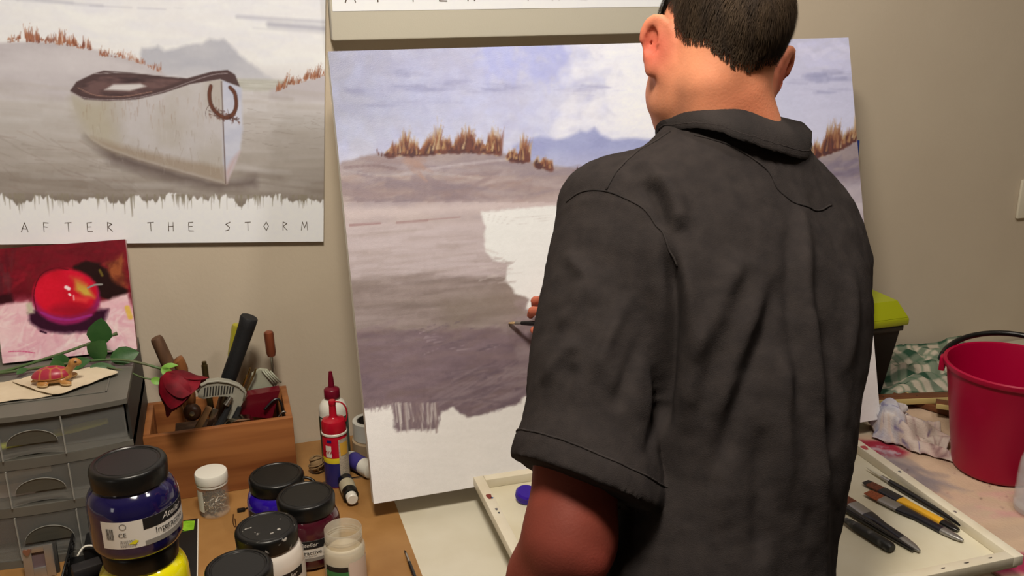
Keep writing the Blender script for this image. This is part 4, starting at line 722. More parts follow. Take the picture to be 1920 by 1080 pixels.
jar('navy_paint_jar', 'big navy blue paint jar stacked on the yellow jar, label with barcode', (-.1587, 1.1931, BZ+.1051*1.132), cols['navy'], 1.132, -1.44, 'navy')
jar('violet_paint_jar', 'bright ultramarine violet paint jar in front of the wooden box', (.0315, 1.364, BZ), cols['violet'], 1., -2.3, 'std', None, .095/.105, .95)
jar('maroon_paint_jar', 'maroon paint jar between the violet jar and the open gel pot', (.0688, 1.2676, BZ), cols['maroon'], 1., -1.75, 'std', None, 1., .95)
wj = jar('white_paint_jar', 'white paint jar with a paint splattered black lid', (.0069, 1.1878, BZ), cols['white'], 1., -1.15, 'std', hs=.11/.105, rb=.95, lidm=mat('splattered_lid', (16, 16, 16), .36, rgb2=(176, 172, 166), nscale=90, lo=.66, hi=.72, detail=2.5))
jar('dark_paint_jar', 'very dark paint jar nearest the camera, only its black lid in view', (-.033, 1.093, BZ), cols['plum'], 1., -1.5, None, None, .115/.105, .95)
gp = thing('gel_medium_pot', 'open translucent pot of pale gel medium with a green and black label', 'pot', (.1125, 1.187, BZ))
M_gelp = mat('translucent_pot', (220, 214, 198), .25, alpha=.42, spec=.7)
obj('body', lathe([(0, 0), (.026, 0), (.0295, .003), (.0302, .010), (.0302, .056), (.0285, .061), (.0262, .0635), (.0262, .066), (.0270, .067), (.0270, .086), (.0262, .0872), (.0255, .086), (.0255, .064), (.0285, .055), (.0285, .006), (0, .004)], 48), M_gelp, gp, 40)
obj('gel', lathe([(0, .0045), (.028, .0055), (.028, .050), (.024, .054), (.012, .052), (0, .053)], 40), mat('pale_gel', (232, 222, 196), .4, rgb2=(222, 206, 170), nscale=40, bump=.6, bscale=90), gp, 60)
obj('thread', tube([(.0264*math.cos(a), .0264*math.sin(a), .068+a*.0006) for a in np.linspace(0, 14, 60)], .0007, 6), M_gelp, gp, 180)
lb = obj('label', arc_patch(.0302, -2.75, -1.55, .004, .040), mat('dark_label', (30, 32, 34), .45), gp, 180); obj('green_band', arc_patch(.0302, -2.75, -1.55, .022, .032, .0005), mat('label_green', (54, 128, 72), .45), lb, 180); obj('pale_panel', arc_patch(.0302, -1.50, -.3, .004, .046), mat('pale_label', (222, 206, 196), .5), lb, 180)
# --- jar of nails
nj = thing('nail_jar', 'clear jar with a white lid half full of nails beside the wooden box', 'jar', (-.0695, 1.443, BZ))
obj('body', lathe([(0, .0), (.0215, 0), (.0245, .003), (.0245, .052), (.0235, .056), (.0228, .060), (.0222, .060), (.0232, .052), (.0232, .004), (0, .002)], 40), mat('clear_plastic', (216, 214, 206), .08, alpha=.09, spec=.8), nj, 40)
obj('lid', lathe([(.0225, .060), (.0258, .0605), (.0262, .063), (.0262, .074), (.025, .0765), (.0235, .0768), (0, .0762)], 48), M_white, nj, 40); obj('lid_ring', lathe([(.0235, .0555), (.0252, .0555), (.0252, .0585), (.0235, .0585)], 40), M_white, nj, 40)
obj('label', arc_patch(.0245, -3.15, -2.25, .012, .050), M_paperw, nj, 180)
rs = np.random.RandomState(8); parts = []
for i in range(95):
    a = rs.uniform(0, 6.28); r = .0165*math.sqrt(rs.rand()); c = np.array([r*math.cos(a), r*math.sin(a), .0065+.031*rs.rand()]); d = rs.randn(3); d[2] *= .8; d /= np.linalg.norm(d); L = rs.uniform(.007, .010)
    p0, p1 = c-d*L, c+d*L
    for p in (p0, p1):
        q = math.hypot(p[0], p[1]); 
        if q > .0212: p[:2] *= .0212/q
        p[2] = max(p[2], .0045)
    parts.append(tube([p0, p1], .0009, 5)); e = (p1-p0)/np.linalg.norm(p1-p0); parts.append(tube([p1-e*.0007, p1], .0020, 7))
tag(obj('nails', xf(join(*parts), (-.0695, 1.443, BZ)), mat('zinc', (206, 200, 186), .3, .85), None, 40), 'heap of small shiny nails inside the clear jar', 'nails', None, 'stuff')
# --- glue bottles, tapes and tubes by the left edge of the canvas
rg = thing('red_glue_bottle', 'red glue bottle with a capped nozzle and blue foot, in front of the white one', 'glue bottle', (.1375, 1.4764, BZ))
M_red = mat('red_plastic', (176, 14, 40), .3, coat=.3)
obj('body', lathe([(0, 0), (.020, 0), (.0214, .0015), (.0214, .097), (.0200, .099), (0, .099)], 40), M_red, rg, 40); obj('foot_band', lathe([(.0215, .002), (.0216, .003), (.0216, .047), (.0215, .048)], 40), mat('royal_blue_print', (36, 36, 104), .35), rg, 180); obj('yellow_band', lathe([(.0216, .048), (.0217, .0485), (.0217, .0575), (.0216, .058)], 40), mat('yellow_print', (226, 210, 50), .35), rg, 180)
obj('collar_ring', lathe([(.0215, .0985), (.0225, .0995), (.0225, .1025), (.0215, .1035)], 40), M_white, rg, 40)
obj('cap', lathe([(.0212, .1035), (.0212, .119), (.0190, .1235), (.0085, .127), (.0065, .130), (.0058, .150), (.0062, .1505), (.0062, .157), (.0050, .159), (0, .159)], 36), M_red, rg, 40)
obj('strap', tube(smoothpath([(.004, -.004, .157), (.014, -.008, .156), (.021, -.010, .147), (.0225, -.010, .132), (.0195, -.010, .120)], 5), .0014, 7, 1.), M_red, rg, 180)
pn = obj('text_panel', arc_patch(.0217, -1.42, -.2, .010, .093, .0003), mat('panel_beige', (196, 186, 170), .5, rgb2=(150, 142, 132), nscale=500, stretch=(.3, .3, 3), lo=.5, hi=.6), rg, 180); obj('yellow_panel', arc_patch(.0217, -1.30, -.55, .062, .086, .0006), mat('panel_yellow', (226, 178, 70), .5), pn, 180)
lbx = obj('brand_panel', arc_patch(.0214, -2.5, -2.0, .060, .082, .0004), M_white, rg, 180); q = obj('lettering', wrap(text('PVA', .010), .0216, -2.25, .066, .0006), M_red, lbx, 0); q['kind'] = 'stuff'; obj('blue_mark', arc_patch(.0214, -2.35, -1.95, .088, .093, .0005), mat('royal_blue_print'), lbx, 180)
wg = thing('white_glue_bottle', 'tall white glue bottle with a dark red nozzle and green label, behind the red one', 'glue bottle', (.1459, 1.5558, BZ))
obj('body', lathe([(0, 0), (.024, 0), (.0258, .002), (.0258, .106), (.0245, .114), (.0195, .122), (.0125, .1265), (.0125, .129), (0, .129)], 40), M_white, wg, 40)
M_dred = mat('dark_red_plastic_cap', (112, 10, 38), .35); obj('cap', lathe([(.0135, .129), (.0140, .130), (.0140, .1445), (.0125, .1465), (.0085, .148), (.0055, .150), (.0048, .164), (.0030, .179), (0, .180)], 30), M_dred, wg, 40)
lb = obj('label', arc_patch(.0258, -3.3, .2, .012, .098, .0003, 24), mat('label_dark_green', (22, 62, 50), .4), wg, 180); obj('white_stripe', arc_patch(.0258, -2.75, -2.45, .014, .096, .0006), M_white, lb, 180); obj('gold_patch', arc_patch(.0258, -3.25, -2.95, .058, .092, .0006), mat('label_gold', (150, 128, 74), .5), lb, 180)
q = obj('lettering', wrap(xf(text('GLUE', .016), (0, 0, 0), (0, 0, math.radians(90))), .0258, -1.0, .074, .0007), M_white, lb, 0); q['kind'] = 'stuff'
def ringv(r0, r1, h, b=.0012, seg=40): return lathe([(r0, 0), (r1-b, 0), (r1, b), (r1, h-b), (r1-b, h), (r0+b, h), (r0, h-b), (r0, 0)], seg)
bt = thing('beige_tape_roll', 'wide beige masking tape roll lying flat under the white roll', 'tape', (.214, 1.572, BZ)); obj('tape', ringv(.024, .036, .030), mat('masking_tape', (168, 146, 118), .7), bt, 40); obj('core', ringv(.0215, .0238, .030, .0004), mat('card_core', (150, 124, 92), .8), bt, 40)
wt = thing('white_tape_roll', 'white tape roll with a dark core on top of the beige roll behind the canvas', 'tape', (.212, 1.575, BZ+.0304)); obj('tape', ringv(.0225, .031, .036), mat('white_tape', (206, 206, 200), .5), wt, 40); obj('core', ringv(.0200, .0223, .0355, .0004), mat('dark_core', (52, 48, 44), .8), wt, 40)
def lying(name, label, a, b, prof, cat='tube'):
    """prof: list of (t along the axis, radius, part, material); consecutive entries of one part are lofted"""
    A, Bv = np.array(a), np.array(b); d = Bv-A; t = thing(name, label, cat, tuple(A)); groups = {}
    for tt_, r, nm, m in prof: groups.setdefault(nm, (m, []))[1].append((tt_, r))
    for nm, (m, l) in groups.items(): obj(nm, tube([d*q[0] for q in l], [q[1] for q in l], 24), m, t, 40)
    return t
M_lab = mat('violet_label', (62, 54, 130), .45)
lying('violet_paint_bottle', 'small white bottle with a violet label lying beside the red glue bottle', (.160, 1.545, BZ+.0155), (.198, 1.470, BZ+.0155), [(0, .008, 'cap', M_red), (.02, .0105, 'cap', M_red), (.16, .0105, 'cap', M_red), (.17, .0135, 'shoulder', M_white), (.3, .0152, 'shoulder', M_white), (.3, .0154, 'label', M_lab), (.68, .0154, 'label', M_lab), (.68, .0152, 'end', M_white), (.97, .0152, 'end', M_white), (1, .012, 'end', M_white)], 'bottle')
lying('dark_paint_tube', 'small dark paint tube with a white cap lying in front of the glue bottles', (.1475, 1.462, BZ+.0135), (.151, 1.386, BZ+.0135), [(0, .0105, 'body', M_black), (.05, .013, 'body', M_black), (.28, .0132, 'body', M_black), (.28, .0134, 'label', mat('pale_khaki_label', (176, 168, 144), .5)), (.62, .0134, 'label', None), (.62, .0132, 'collar', M_black), (.80, .0132, 'collar', M_black), (.82, .0095, 'cap', M_white), (.98, .0095, 'cap', M_white), (1., .008, 'cap', M_white)], 'tube')
solo('steel_rule', box(.112, .232, 1.4795, 1.4835, BZ, BZ+.0022), M_steel, 'thin steel rod lying on the board behind the dark paint tube', 'rod')
rs = np.random.RandomState(4); pts = []
for i in range(170):
    t = i/169*20*math.pi; u = i/169*math.pi*6; v = np.array([math.cos(t)*math.cos(u*.37), math.sin(t)*math.cos(u*.37+.5), math.sin(u*.61+t*.05)]); v /= np.linalg.norm(v)+1e-6; pts.append(v*(.0145+.001*rs.rand())+np.array([0, 0, .0165]))
solo('twine_ball', xf(join(tube(pts, .0013, 5), lathe([(0, .003), (.008, .005), (.0125, .012), (.0125, .02), (.008, .028), (0, .030)], 16)), (.1075, 1.527, BZ)), mat('jute_twine', (138, 112, 78), .9), 'ball of brown twine between the wooden box and the red glue bottle', 'twine', None, 180)
solo('black_cable', tube(smoothpath([(.03, 1.475, BZ+.004), (.06, 1.490, BZ+.012), (.085, 1.49, BZ+.012), (.10, 1.478, BZ+.004), (.09, 1.462, BZ+.003), (.07, 1.455, BZ+.003)], 6), .0026, 8), M_black, 'short loop of black cable behind the violet jar', 'cable', None, 180)
solo('black_clip', join(box(-.035, -.022, 1.428, 1.436, BZ, BZ+.005, .0015), tube([(-.022, 1.434, BZ+.002), (-.012, 1.440, BZ+.002), (-.004, 1.443, BZ+.002)], .0012, 6)), M_black, 'tiny black clip on the board between nail jar and violet jar', 'clip')
solo('hair_pin', tube(smoothpath([(-.0415, 1.425, BZ+.0009), (-.0425, 1.400, BZ+.0009), (-.0405, 1.386, BZ+.0009), (-.0385, 1.388, BZ+.0009), (-.0392, 1.41, BZ+.0009)], 5), .0007, 6), mat('bronze', (96, 66, 44), .4, .8), 'tiny bronze hair pin lying by the nail jar', 'hair pin', None, 180)
# --- notebook, frame, organiser
nb_ = thing('black_notebook', 'black notebook with a lime green sticker half under the yellow jar', 'notebook', (-.175, 1.32, BZ)); 
obj('pages', box(-.079, .0790, -.134, .1055, 0, .0030), mat('page_edges', (214, 208, 196), .8), nb_); obj('cover', box(-.079, .0775, -.135, .106, .0031, .0040, .0003), mat('black_card', (22, 22, 22), .5), nb_)
stk = obj('sticker', prism([(.030, .070), (.072, .072), (.0735, .098), (.060, .102), (.033, .100)], .0041, .0046), mat('lime_sticker', (150, 200, 50), .5, rgb2=(120, 176, 30), nscale=80), nb_, 0); obj('print_mark', prism([(.048, .071), (.058, .0715), (.053, .078)], .0047, .0049), M_type, stk, 0)
pf = thing('photo_frame', 'tiny brushed metal photo frame with a brown heart, standing by the drawers', 'photo frame', (-.3175, 1.338, BZ), (math.radians(-8), 0, math.radians(2))); M_bru = mat('brushed_aluminium', (186, 184, 182), .35, .85, bump=.1, bscale=300, bstretch=(1, 1, .05))
fw_, fh_ = .0205, .0495; ix0, ix1, iz0, iz1 = -.0085, .0085, .016, .0405
for a in ((-fw_, ix0, 0, fh_), (ix1, fw_, 0, fh_), (ix0, ix1, 0, iz0), (ix0, ix1, iz1, fh_)): obj('frame_side', box(a[0], a[1], -.006, 0, a[2], a[3], .0004), M_bru, pf)
obj('picture', box(ix0, ix1, -.0022, -.001, iz0, iz1), mat('plum_picture', (100, 84, 88), .4), pf); obj('back', box(-fw_+.002, fw_+.004, .0005, .008, 0, fh_-.001, .001), M_dgrey, pf)
ht = [(0, -.0058), (.0038, -.0015), (.0052, .0016), (.0046, .0042), (.0026, .005), (.0004, .0036), (-.0006, .0036), (-.0028, .005), (-.0048, .0042), (-.0053, .0016), (-.0038, -.0015)]
V, F = prism(ht, 0, .0025); obj('heart', ([(x-.0135, -.0062-t, z+.0435) for x, z, t in V], F), mat('brown_clay', (122, 80, 58), .6), pf, 0)
og = thing('desk_organiser', 'black metal organiser with a pierced ring pattern side, behind the yellow jar', 'organiser', (-.235, 1.325, BZ)); M_blk = mat('black_metal', (20, 20, 21), .45)
obj('base', box(-.048, .05, -.07, .062, 0, .004, .0008), M_blk, og); obj('inner_box', box(-.02, .05, .0, .060, .0041, .040, .0015), M_blk, og); obj('front_rail', box(-.048, .05, -.0725, -.0702, 0, .03, .0008), M_blk, og)
for i in range(6):
    for j in range(2):
        c = (-.046, -.058+i*.0215, .0145+j*.0195); obj('ring', tube([(c[0]-.001*j+.008*j, c[1]+.0095*math.cos(a), c[2]+.0085*math.sin(a)) for a in np.linspace(0, 6.283, 17)], .0013, 5), M_blk, og, 180)
obj('top_rail', tube([(-.038, -.07, .044), (-.038, .062, .044)], .0018, 6), M_blk, og, 180)
solo('white_cable', tube(smoothpath([(-.262, 1.318, BZ+.035), (-.252, 1.322, BZ+.046), (-.238, 1.318, BZ+.0475), (-.226, 1.311, BZ+.042), (-.222, 1.300, BZ+.03)], 6), .0016, 8), M_white, 'loop of white cable hanging over the black organiser', 'cable', None, 180)
solo('charger_plug', xf(box(-.02, .02, -.012, .012, 0, .018, .003), (-.247, 1.292, BZ+.018), (0, 0, .3)), mat('charcoal_plastic', (46, 44, 46), .4), 'charcoal plug lying in the black organiser', 'plug')
solo('cable_tie_bundle', join(*[tube(smoothpath([(-.243, 1.262+.004*k, BZ+.0062+.004*k), (-.232, 1.270, BZ+.020), (-.218, 1.266+.003*k, BZ+.02), (-.205, 1.256, BZ+.012)], 4), .0011, 6) for k in range(3)]), M_white, 'bundle of white wires at the front of the black organiser', 'cable', None, 180)
tbk = thing('thin_paint_brush', 'thin paint brush with a dark tip lying near the edge of the hardboard', 'brush', (.2075, 1.2294, BZ+.0030)); dB = np.array([.0012, -.1, 0])
obj('bristles', tube([dB*0, dB*.05, dB*.11], [.0003, .0016, .0019], 10), mat('dark_bristle', (36, 28, 24), .6), tbk, 180); obj('ferrule', tube([dB*.10, dB*.34], [.0019, .0026], 12), M_steel, tbk); obj('handle', tube([dB*.34, dB*.6, dB*1.6], [.0026, .0029, .0016], 12), mat('black_lacquer', (22, 21, 22), .25), tbk)
# ------------------------------------------------------------------ right side of the table
# tray on two low blocks
tr = thing('paint_tray', 'white wooden tray spotted with paint, in front of the canvas', 'tray', (.685, 1.094, .9368), (0, 0, math.radians(-1.3)))
M_tray = mat('white_tray_paint', (226, 220, 202), .45, rgb2=(214, 204, 180), nscale=12, bump=.08, bscale=120)
tw, td = .3455, .2245
obj('floor_panel', box(-tw+.004, tw-.004, -td+.004, td-.004, 0, .0048), mat('tray_floor', (222, 217, 196), .4, rgb2=(210, 202, 176), nscale=7), tr)
for a in ((-tw, -tw+.017, -td, td), (tw-.017, tw, -td, td), (-tw+.0172, tw-.0172, -td, -td+.017), (-tw+.0172, tw-.0172, td-.017, td)): obj('rim', box(*a, .005, .0205, .001), M_tray, tr)
for x, y, w, l, c in [(-tw+.009, .155, .004, .010, (120, 40, 28)), (-tw+.0125, .150, .002, .003, (60, 100, 150)), (-tw+.010, .115, .002, .004, (90, 90, 96)), (-tw+.011, .104, .0015, .003, (70, 70, 76)), (tw-.010, .120, .005, .010, (180, 70, 78)), (tw-.008, .03, .002, .004, (90, 90, 96)), (tw-.01, -.1, .002, .004, (120, 110, 110)), (tw-.09, -td+.009, .004, .0015, (60, 56, 56)), (tw-.05, -td+.009, .003, .0015, (60, 56, 56)), (tw-.13, -td+.008, .003, .0015, (70, 60, 56))]:
    P = [(x+w*math.cos(a)*(1+.3*math.sin(3*a)), y+l*math.sin(a)*(1+.3*math.cos(2*a))) for a in np.linspace(0, 6.28, 12)[:-1]]; obj('paint_spot', prism(P, .0204, .0209), mat('spot_%d_%d_%d' % c, c, .5), tr, 0)
for x in (.45, .92): solo('wooden_block', box(x-.03, x+.03, .93, 1.26, TZ+.0004, .9364, .002), M_pine, 'low pine block under the %s end of the paint tray' % ('left' if x < .6 else 'right'), 'block')
FZ = .9368+.0050
vc = thing('paint_pot_lid', 'bright violet ridged paint pot lid lying in the paint tray', 'lid', (.4125, 1.253, FZ), (0, 0, .3)); cap = xf(knurl([(0, 0), (.0165, 0), (.0172, .002), (.0172, .012), (.015, .0145), (0, .0150)], 48, .0), (0, 0, .004), (math.radians(14), 0, 0)); obj('shell', cap, mat('violet_plastic', (52, 20, 150), .3), vc, 35)
for k in range(3): obj('ridge', xf(lathe([(.0173, .003+k*.0035), (.0180, .004+k*.0035), (.0173, .005+k*.0035)], 40), (0, 0, .004), (math.radians(14), 0, 0)), mat('violet_plastic'), vc, 180)
# brushes on the tray: stations along the axis (distance, half width, half thickness, part)
def brush(name, label, a, b, st, z=FZ, mats=None):
    A = np.array([*a, 0.]); Bv = np.array([*b, 0.]); L = np.linalg.norm(Bv-A); d = (Bv-A)/L; s = np.array([-d[1], d[0], 0]); t = thing(name, label, 'brush', (a[0], a[1], z)); groups = []
    for q in st:
        if not groups or groups[-1][0] != q[3]:
            groups.append((q[3], [])); 
        groups[-1][1].append(q)
    for gi, (nm, l) in enumerate(groups):
        V, F = [], []; n = 14
        for (tt_, hw, ht_, _) in l:
            for k in range(n):
                aa = 2*math.pi*k/n; cx, sx_ = math.cos(aa), math.sin(aa); e = .75
                V.append(tuple(d*(tt_*L)+s*(hw*math.copysign(abs(cx)**e, cx))+np.array([0, 0, max(h[2] for h in st)*1.0+ht_*math.copysign(abs(sx_)**e, sx_)+.0003])))
        for i in range(len(l)-1):
            for k in range(n): F.append((i*n+k, i*n+(k+1) % n, (i+1)*n+(k+1) % n, (i+1)*n+k))
        F += [tuple(range(n))[::-1], tuple((len(l)-1)*n+k for k in range(n))]
        obj(nm, (V, F), mats[nm], t, 40)
    return t
M_lac = mat('black_lacquer'); M_fer = mat('nickel', (170, 168, 164), .3, 1.); M_sil = mat('silver_paint', (150, 148, 146), .35, .7); M_bri = mat('russet_bristle', (120, 62, 34), .7, rgb2=(86, 40, 22), nscale=300, stretch=(1, 1, 1)); M_bri2 = mat('orange_bristle', (156, 80, 40), .7, rgb2=(120, 56, 26), nscale=300); M_dt = mat('dark_bristle_tip', (40, 34, 30), .7); M_ylw = mat('yellow_handle', (222, 168, 40), .35); M_wb = mat('white_bristle', (214, 210, 190), .6); M_nvy = mat('midnight_handle', (24, 24, 34), .3)
brush('round_brush', 'long thin black brush with pale bristles beside the right rim of the tray', (.9935, 1.162), (1.0205, .905), [(0, .0006, .0006, 'bristles'), (.06, .0022, .002, 'bristles'), (.135, .003, .0028, 'bristles'), (.135, .0031, .003, 'ferrule'), (.205, .0036, .0036, 'ferrule'), (.205, .004, .004, 'handle'), (.32, .0048, .0046, 'handle'), (.7, .0038, .0036, 'handle'), (.97, .003, .003, 'handle'), (1, .002, .002, 'handle')], mats=dict(bristles=M_wb, ferrule=M_fer, handle=M_lac))
brush('yellow_flat_brush', 'flat brush with a yellow and black handle and dark tipped bristles', (.9625, 1.124), (1.000, .957), [(0, .0085, .0010, 'bristle_tip'), (.05, .0095, .0016, 'bristle_tip'), (.05, .0095, .0016, 'bristles'), (.19, .0100, .0026, 'bristles'), (.19, .0104, .0032, 'sleeve'), (.40, .0104, .0034, 'sleeve'), (.40, .0106, .0036, 'handle'), (.47, .0078, .0038, 'handle'), (.60, .0060, .0038, 'handle'), (.84, .0076, .0038, 'handle'), (.84, .0078, .0038, 'butt'), (.95, .0070, .0036, 'butt'), (1, .0035, .002, 'butt')], FZ, dict(bristle_tip=M_dt, bristles=M_bri, sleeve=M_nvy, handle=M_ylw, butt=M_lac))
FB = lambda: [(0, .0098, .0008, 'bristles'), (.07, .0108, .0018, 'bristles'), (.16, .0110, .0026, 'bristles'), (.16, .0114, .0032, 'ferrule'), (.36, .0114, .0036, 'ferrule'), (.36, .0114, .0038, 'handle'), (.44, .0098, .0042, 'handle'), (.55, .0066, .0044, 'handle'), (.80, .0076, .0044, 'handle'), (.80, .0077, .0044, 'butt'), (.93, .0060, .0038, 'butt'), (1, .0022, .002, 'butt')]
brush('orange_flat_brush', 'flat brush with orange bristles and a silver butt, right beside the yellow handled one', (.9435, 1.094), (.9850, .932), FB(), FZ, dict(bristles=M_bri2, ferrule=M_sil, handle=M_nvy, butt=M_sil))
brush('russet_flat_brush', 'flat brush with russet bristles and a silver butt, left of the orange one', (.8955, 1.097), (.9060, .930), FB(), FZ, dict(bristles=M_bri, ferrule=M_sil, handle=M_nvy, butt=M_sil))
brush('slim_black_brush', 'slim all black brush handle poking out beside the shirt', (.868, 1.115), (.8985, .934), [(0, .003, .002, 'bristles'), (.1, .0035, .003, 'bristles'), (.1, .0036, .0032, 'ferrule'), (.22, .004, .0038, 'ferrule'), (.22, .0044, .0042, 'handle'), (.5, .0058, .005, 'handle'), (.8, .004, .004, 'handle'), (1, .002, .002, 'handle')], FZ, dict(bristles=M_dt, ferrule=M_fer, handle=M_lac))
M_worn = mat('worn_black_handle', (26, 27, 27), .5, rgb2=(92, 92, 90), nscale=60, lo=.6, hi=.75)
brush('palette_knife', 'palette knife with a thick scuffed black handle nearest the front of the tray', (.846, 1.075), (.870, .944), [(0, .001, .0003, 'blade'), (.1, .008, .0004, 'blade'), (.28, .006, .0006, 'blade'), (.34, .002, .002, 'blade'), (.34, .004, .004, 'handle'), (.5, .0068, .0064, 'handle'), (.8, .0078, .0070, 'handle'), (.97, .0080, .0070, 'handle'), (1, .0065, .005, 'handle')], FZ, dict(blade=M_fer, handle=M_worn))
# paint stained cloth on the bench
pic = Pic(150, 120, [(1020, 1420), (1760, 1420), (1760, 870), (1020, 870)], 21); p = pic      # millimetres on the table, x right, y to the wall
p.C[:] = (196, 170, 146); p.grain(12, 60, 40)
p.dabs(90, 1050, 880, 1700, 1300, [(204, 178, 152), (186, 156, 134), (196, 160, 148), (178, 158, 142)], (30, 110), (10, 30), -.6, .6, .3)
p.poly([(1020, 1330), (1080, 1318), (1110, 1320), (1150, 1300), (1165, 1255), (1130, 1240), (1090, 1265), (1060, 1262), (1020, 1290)], (150, 34, 56), 8, 10, 30); p.dabs(18, 1090, 1240, 1140, 1290, [(206, 186, 188), (176, 160, 172)], (10, 30), (3, 7), -.6, .6, .7)
p.dabs(40, 1060, 1130, 1150, 1240, [(130, 122, 130), (150, 140, 144), (112, 106, 116)], (30, 80), (8, 20), -1.1, .3, .3)
p.poly([(1020, 1340), (1150, 1345), (1190, 1420), (1020, 1420)], (190, 184, 164), 14, 10, 40); p.dabs(40, 1060, 1040, 1300, 1200, [(92, 70, 66), (120, 80, 80)], (2, 8), (1, 2.4), .2, .8, .7)
p.poly([(1020, 900), (1090, 880), (1150, 905), (1120, 930), (1040, 930)], (150, 40, 76), 8, 8, 30); p.dabs(20, 1150, 960, 1400, 1100, [(206, 150, 150), (190, 140, 140)], (30, 80), (8, 20), -.5, .4, .3)
x, y = p.X/1000, p.Y/1000; zz = TZ+.0022+.0016*(fbm(x*9, y*9, 3)-.5)+.0004*np.sin(x*900)*np.sin(y*900)
P = np.stack([x+.004*(fbm(y*20, y*0, 2)-.5), y, zz], -1).reshape(p.ny, p.nx, 3)
dc = obj('drop_cloth', gridmesh(P[::-1]), mat('stained_cloth', vcol=True, rough=.9, bump=.5, bscale=260), None, 180, vcol=p.colors().reshape(p.ny, p.nx, 3)[::-1].reshape(-1, 3))
sm = dc.modifiers.new('thickness', 'SOLIDIFY'); sm.thickness = .0012; sm.offset = -1
tag(dc, 'beige cloth spotted with red and grey paint, spread under the bucket', 'cloth')
CZ = TZ+.0036
# bucket
bk = thing('bucket', 'crimson plastic bucket with a black handle resting on its rim', 'bucket', (1.268, 1.154, CZ))
M_bk = mat('crimson_plastic', (160, 0, 50), .36, rgb2=(182, 30, 78), nscale=9, lo=.62, hi=.85, spec=.35)
obj('shell', lathe([(0, 0), (.068, 0), (.0725, .003), (.074, .008), (.1035, .188), (.1085, .190), (.1100, .194), (.1100, .1985), (.1075, .2005), (.1035, .199), (.1005, .188), (.0715, .008), (0, .006)], 72), M_bk, bk, 40)
for s in (-1, 1): obj('lug', xf(box(-.012, .012, -.004, .006, -.014, .012, .002), (s*-.67*.1085, s*.74*.1085, .183), (0, 0, 2.304+(math.pi/2 if s < 0 else -math.pi/2))), M_bk, bk)
hd = []
for i in range(25):
    t = math.pi*i/24; h_ = .117*math.sin(t); hd.append((-.67*.1135*math.cos(t)+.74*h_*.93, .74*.1135*math.cos(t)+.67*h_*.93, .188+h_*.26))
obj('handle', tube(hd, .0052, 10, 1.), M_black, bk, 180)
# clear bottle
cb = thing('clear_bottle', 'clear plastic bottle at the right edge, in front of the bucket', 'bottle', (1.212, 1.015, CZ))
M_pet = mat('clear_pet', (225, 228, 232), .08, alpha=.26, spec=.9)
obj('body', lathe([(0, .004), (.022, .001), (.030, .003), (.0335, .010), (.0335, .022), (.0325, .025), (.0335, .028), (.0335, .044), (.0325, .047), (.0335, .050), (.0335, .066), (.0325, .069), (.0335, .072), (.0320, .090), (.0270, .112), (.0190, .132), (.0130, .142), (.0125, .158), (.0110, .158), (.0115, .142), (.018, .130), (.031, .088), (.032, .012), (0, .008)], 40), M_pet, cb, 40)
obj('cap', lathe([(.0138, .148), (.0142, .149), (.0142, .163), (.0130, .1645), (0, .1645)], 28), M_white, cb, 40)
for z in (.036, .056): obj('print_mark', arc_patch(.0336, -2.35, -2.1, z, z+.003, .0004), M_type, cb, 0)
# painty rag: a sheet gathered into a loop at its left end, pleats running out to the right
nu, nv = 90, 46; P = np.zeros((nv, nu, 3)); rs = np.random.RandomState(1)
for i in range(nu):
    u = i/(nu-1); cx = 1.150+.098*u; cy = 1.345-.086*u; hgt = .036*math.exp(-((u-.22)/.23)**2)+.018*(1-u)*min(1, u*6)+.016*min(1, u*5)
    wid = .030+.045*u
    for j in range(nv):
        v = j/(nv-1)*2-1; ar = max(0, 1-abs(v)**1.7)
        ple = math.sin(v*9+u*4)*.008*min(1, u*2.5)+math.sin(v*17-u*6+1)*.0055*min(1, u*2)
        z = hgt*ar**.8+ple*(.4+ar)+.004*math.sin(u*13+v*5)*ar
        P[j, i] = (cx+.55*wid*v+.010*math.sin(v*7+u*9)*(u*.8), cy+1.0*wid*v+.006*math.sin(u*17+v*4), CZ+max(.001+.003*abs(math.sin(u*20+v*9))*abs(v), z))
pic = Pic(nu, nv, [(0, 0), (90, 0), (90, 46), (0, 46)], 33); p = pic; p.C[:] = (196, 182, 174); p.grain(14, 9, 9)
p.dabs(60, 0, 0, 40, 46, [(160, 164, 190), (206, 206, 212), (146, 150, 170)], (5, 18), (2, 6), .6, .8, .45); p.dabs(26, 0, 0, 90, 46, [(70, 62, 120), (96, 84, 140)], (2, 8), (.6, 1.8), .6, .8, .7); p.dabs(40, 30, 0, 90, 46, [(196, 164, 160), (176, 150, 146), (210, 194, 184)], (6, 24), (2, 5), .1, .5, .4); p.dabs(18, 50, 0, 90, 20, [(110, 80, 86), (140, 110, 110)], (4, 14), (1, 2), .1, .5, .6)
rg_ = obj('painting_rag', gridmesh(P), mat('rag_cotton', vcol=True, rough=.95, bump=.5, bscale=300), None, 180, vcol=p.colors()); sm = rg_.modifiers.new('thickness', 'SOLIDIFY'); sm.thickness = .0016; sm.offset = 1
V, F = [], []
for i in range(13):
    t = i/12
    for j in range(25):
        a = 2*math.pi*(j/24)*.96; r = .010+.012*t+.003*math.sin(a*2+1); V.append((.022*t+r*math.cos(a)*1.25, -.010*t-r*.35*math.cos(a)+.012*math.sin(a)*0+r*.5*math.sin(a), .018+.026*t+r*.75*math.sin(a)+.002*math.sin(a*5)*t))
for i in range(12):
    for j in range(24): F.append((i*25+j, i*25+j+1, (i+1)*25+j+1, (i+1)*25+j))
